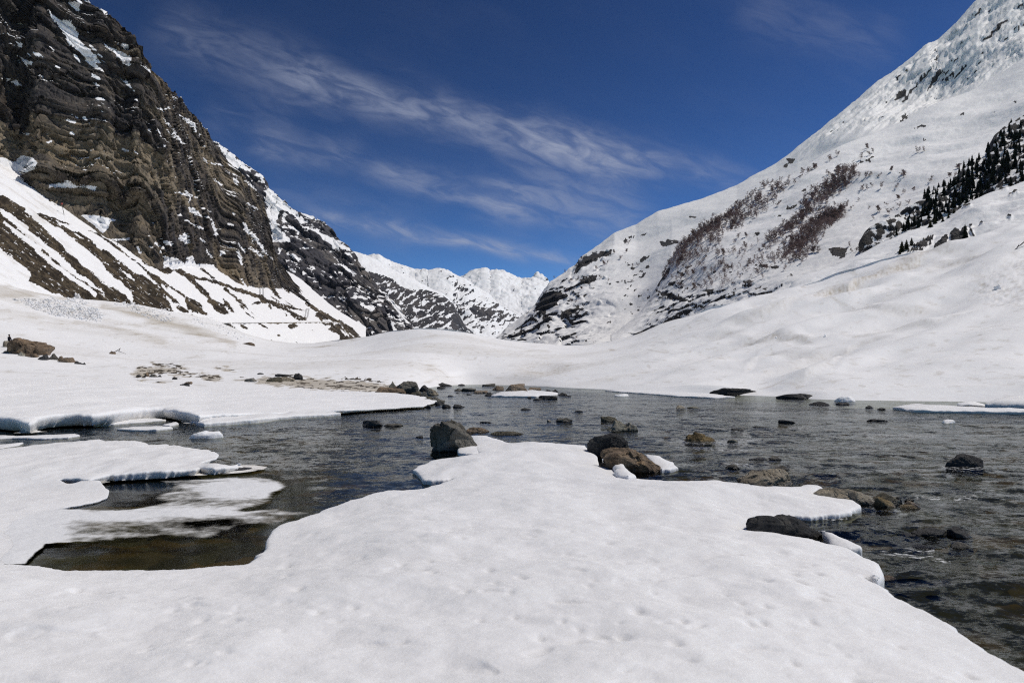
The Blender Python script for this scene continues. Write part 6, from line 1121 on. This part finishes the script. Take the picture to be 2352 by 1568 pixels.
sticks('broken_stick', FIELD, 272, 810, [((262, 811, 0), (281, 799, 1), .9, .5), ((279, 800, 0), (277, 808, 0), .6, .4), ((274, 805, 0), (292, 812, 2), .5, .3), ((257, 808, 1), (266, 807, 1), .5, .3)], 'broken sticks poking out of the snow below the debris', 'branch')
for o_ in ROCKS:
    if 'top' in o_: del o_['top']
# ================================================================ sky, sun, air, camera
SUN_EL, SUN_AZ = 59., 78.      # azimuth from the view axis (+Y) to the right (+X)
w = bpy.data.worlds.new('World'); SC.world = w; w.use_nodes = True; nt = w.node_tree; nt.nodes.clear(); t = NT(nt)
sky = t.n('ShaderNodeTexSky', sky_type='NISHITA'); sky.sun_disc = False; sky.sun_elevation = math.radians(SUN_EL); sky.sun_rotation = math.radians(SUN_AZ); sky.altitude = 3300.; sky.air_density = .9; sky.dust_density = .15; sky.ozone_density = 3.
dirv = t.n('ShaderNodeTexCoord').outputs['Generated']; sp_ = t.n('ShaderNodeSeparateXYZ'); t.l(dirv, sp_.inputs[0])
yy = t.m('MAXIMUM', sp_.outputs[1], .05); u = t.m('DIVIDE', sp_.outputs[0], yy); v = t.m('DIVIDE', sp_.outputs[2], yy)
front = t.ramp(sp_.outputs[1], .1, .3)
Xc = t.m('MULTIPLY_ADD', u, F, CX); Yc = t.m('MULTIPLY_ADD', v, -F, HY)     # direction measures, in the photo's scale
ANG = math.radians(17.5); ca, sa = math.cos(ANG), math.sin(ANG)
A = t.m('ADD', t.m('MULTIPLY', Xc, ca), t.m('MULTIPLY', Yc, sa)); Bc = t.m('SUBTRACT', t.m('MULTIPLY', Yc, ca), t.m('MULTIPLY', Xc, sa))
cmb = t.n('ShaderNodeCombineXYZ'); t.l(t.m('MULTIPLY', A, .0035), cmb.inputs[0]); t.l(t.m('MULTIPLY', Bc, .011), cmb.inputs[1]); cv = cmb.outputs[0]
nw = t.noise(cv, 1.1, 7, .60, .7); nf = t.noise(cv, 2.6, 5, .56, .8); nb_ = t.noise(cv, .42, 3, .5)
Bw = t.m('ADD', Bc, t.m('MULTIPLY', t.m('SUBTRACT', nw, .5), 75.))
tot = None
def AB(px, py): return px*ca+py*sa, py*ca-px*sa
for p0, p1, wd, st, tex in (((600, 165), (1520, 395), 30, .62, 1.), ((330, 60), (760, 190), 42, .26, 1.), ((1150, 300), (1760, 425), 26, .34, 1.), ((815, 385), (1240, 480), 21, .50, 1.), ((1080, 440), (1500, 520), 38, .34, 1.), ((700, 488), (1350, 608), 12, .85, .5), ((570, 325), (830, 365), 24, .36, 1.), ((1150, 380), (1500, 470), 60, .22, 1.), ((1680, 20), (2080, 110), 36, .17, 1.), ((560, 440), (1000, 545), 34, .16, .8), ((450, 270), (700, 300), 40, .13, 1.)):
    wd, st = wd*1.45, st*.9; a0, b0 = AB(*p0); a1, b1 = AB(*p1); k = (b1-b0)/(a1-a0)
    cen = t.m('MULTIPLY_ADD', A, k, b0-k*a0)
    e = t.m('DIVIDE', t.m('SUBTRACT', Bw if tex > .6 else t.m('ADD', Bc, t.m('MULTIPLY', t.m('SUBTRACT', nw, .5), 16.)), cen), wd); g = t.m('POWER', 2.718, t.m('MULTIPLY', t.m('MULTIPLY', e, e), -1.))
    L = (a1-a0)*.22; win = t.m('MULTIPLY', t.ramp(A, a0-L*.3, a0+L), t.ramp(A, a1-L, a1+L*.4, 1, 0))
    gg = t.m('MULTIPLY', t.m('MULTIPLY', g, win), st); tot = gg if tot is None else t.m('ADD', tot, gg)
nff = t.noise(t.map(cv, (1, 1.6, 1)), 8.5, 6, .66, 1.5); tex = t.m('MULTIPLY', t.m('MULTIPLY_ADD', t.ramp(nf, .32, .70), .72, .22), t.m('MULTIPLY_ADD', t.ramp(nff, .3, .7), .22, .84))
cl = t.m('MULTIPLY', t.m('MULTIPLY', tot, tex), front)
veil = t.m('MULTIPLY', t.m('MULTIPLY', t.ramp(nb_, .42, .72), t.ramp(nw, .3, .75)), .03)
cl = t.m('MINIMUM', t.m('ADD', cl, veil), .75)
SKYK = .1; GAM = 2.2; GAIN = (5.5, 4.95, 3.6)
k1 = t.vm('MULTIPLY', sky.outputs[0], (.075, .075, .075)); gm = t.n('ShaderNodeGamma'); gm.inputs[1].default_value = GAM; t.l(k1, gm.inputs[0])   # deep polarised high-altitude blue
k2 = t.vm('MINIMUM', t.vm('MULTIPLY', gm.outputs[0], tuple(v/SKYK for v in GAIN)), (2.2/SKYK,)*3)
mx = t.mix(cl, k2, (.34/SKYK, .37/SKYK, .47/SKYK))
bg = t.n('ShaderNodeBackground'); t.l(mx, bg.inputs[0]); bg.inputs[1].default_value = SKYK
wo = t.n('ShaderNodeOutputWorld'); t.l(bg.outputs[0], wo.inputs[0])
sd = bpy.data.lights.new('sun', 'SUN'); sd.energy = 2.95; sd.angle = math.radians(.53); sd.color = (1., .945, .87); so = bpy.data.objects.new('sun', sd); COL.objects.link(so)
el, az = math.radians(SUN_EL), math.radians(SUN_AZ); dv_ = Vector((math.sin(az)*math.cos(el), math.cos(az)*math.cos(el), math.sin(el))); so.rotation_euler = dv_.to_track_quat('Z', 'Y').to_euler(); so.location = (60, 0, 80)
USE_HAZE = True
if USE_HAZE:
    bm = bmesh.new(); bmesh.ops.create_cube(bm, size=1.); me = bpy.data.meshes.new('haze'); bm.to_mesh(me); bm.free()
    m, nth = newmat('haze'); th = NT(nth); pv = th.n('ShaderNodeVolumePrincipled'); pv.inputs['Color'].default_value = (.42, .62, 1., 1); pv.inputs['Density'].default_value = 1.1e-5
    oo = th.n('ShaderNodeOutputMaterial'); th.l(pv.outputs[0], oo.inputs['Volume'])
    h = link('haze', me, m); h.scale = (22400, 13000, 2402); h.location = (0, 4900, 1198.8); tag(h, 'clear mountain air with a faint blue haze', 'haze', kind='stuff')
cd_ = bpy.data.cameras.new('camera'); cam = bpy.data.objects.new('camera', cd_); COL.objects.link(cam); SC.camera = cam
cam.location = (0, 0, CH); cam.rotation_euler = (math.radians(90), 0, 0); cd_.sensor_width = 36.; cd_.lens = 36.*F/2352.; cd_.shift_y = (HY-784.)/2352.; cd_.clip_start = .05; cd_.clip_end = 40000.
cd_.dof.use_dof = True; cd_.dof.focus_distance = 16.; cd_.dof.aperture_fstop = 3.2
SC.view_settings.view_transform = 'Standard'; SC.view_settings.look = 'None'; SC.view_settings.exposure = .15; SC.view_settings.gamma = 1.
c = SC.cycles; c.use_denoising = False; c.filter_width = 1.15 if hasattr(c, 'filter_width') else 0; SC.render.filter_size = 1.15; c.max_bounces = 6; c.diffuse_bounces = 3; c.glossy_bounces = 3; c.transparent_max_bounces = 8; c.volume_bounces = 0; c.sample_clamp_indirect = 4.; c.caustics_reflective = False; c.caustics_refractive = False
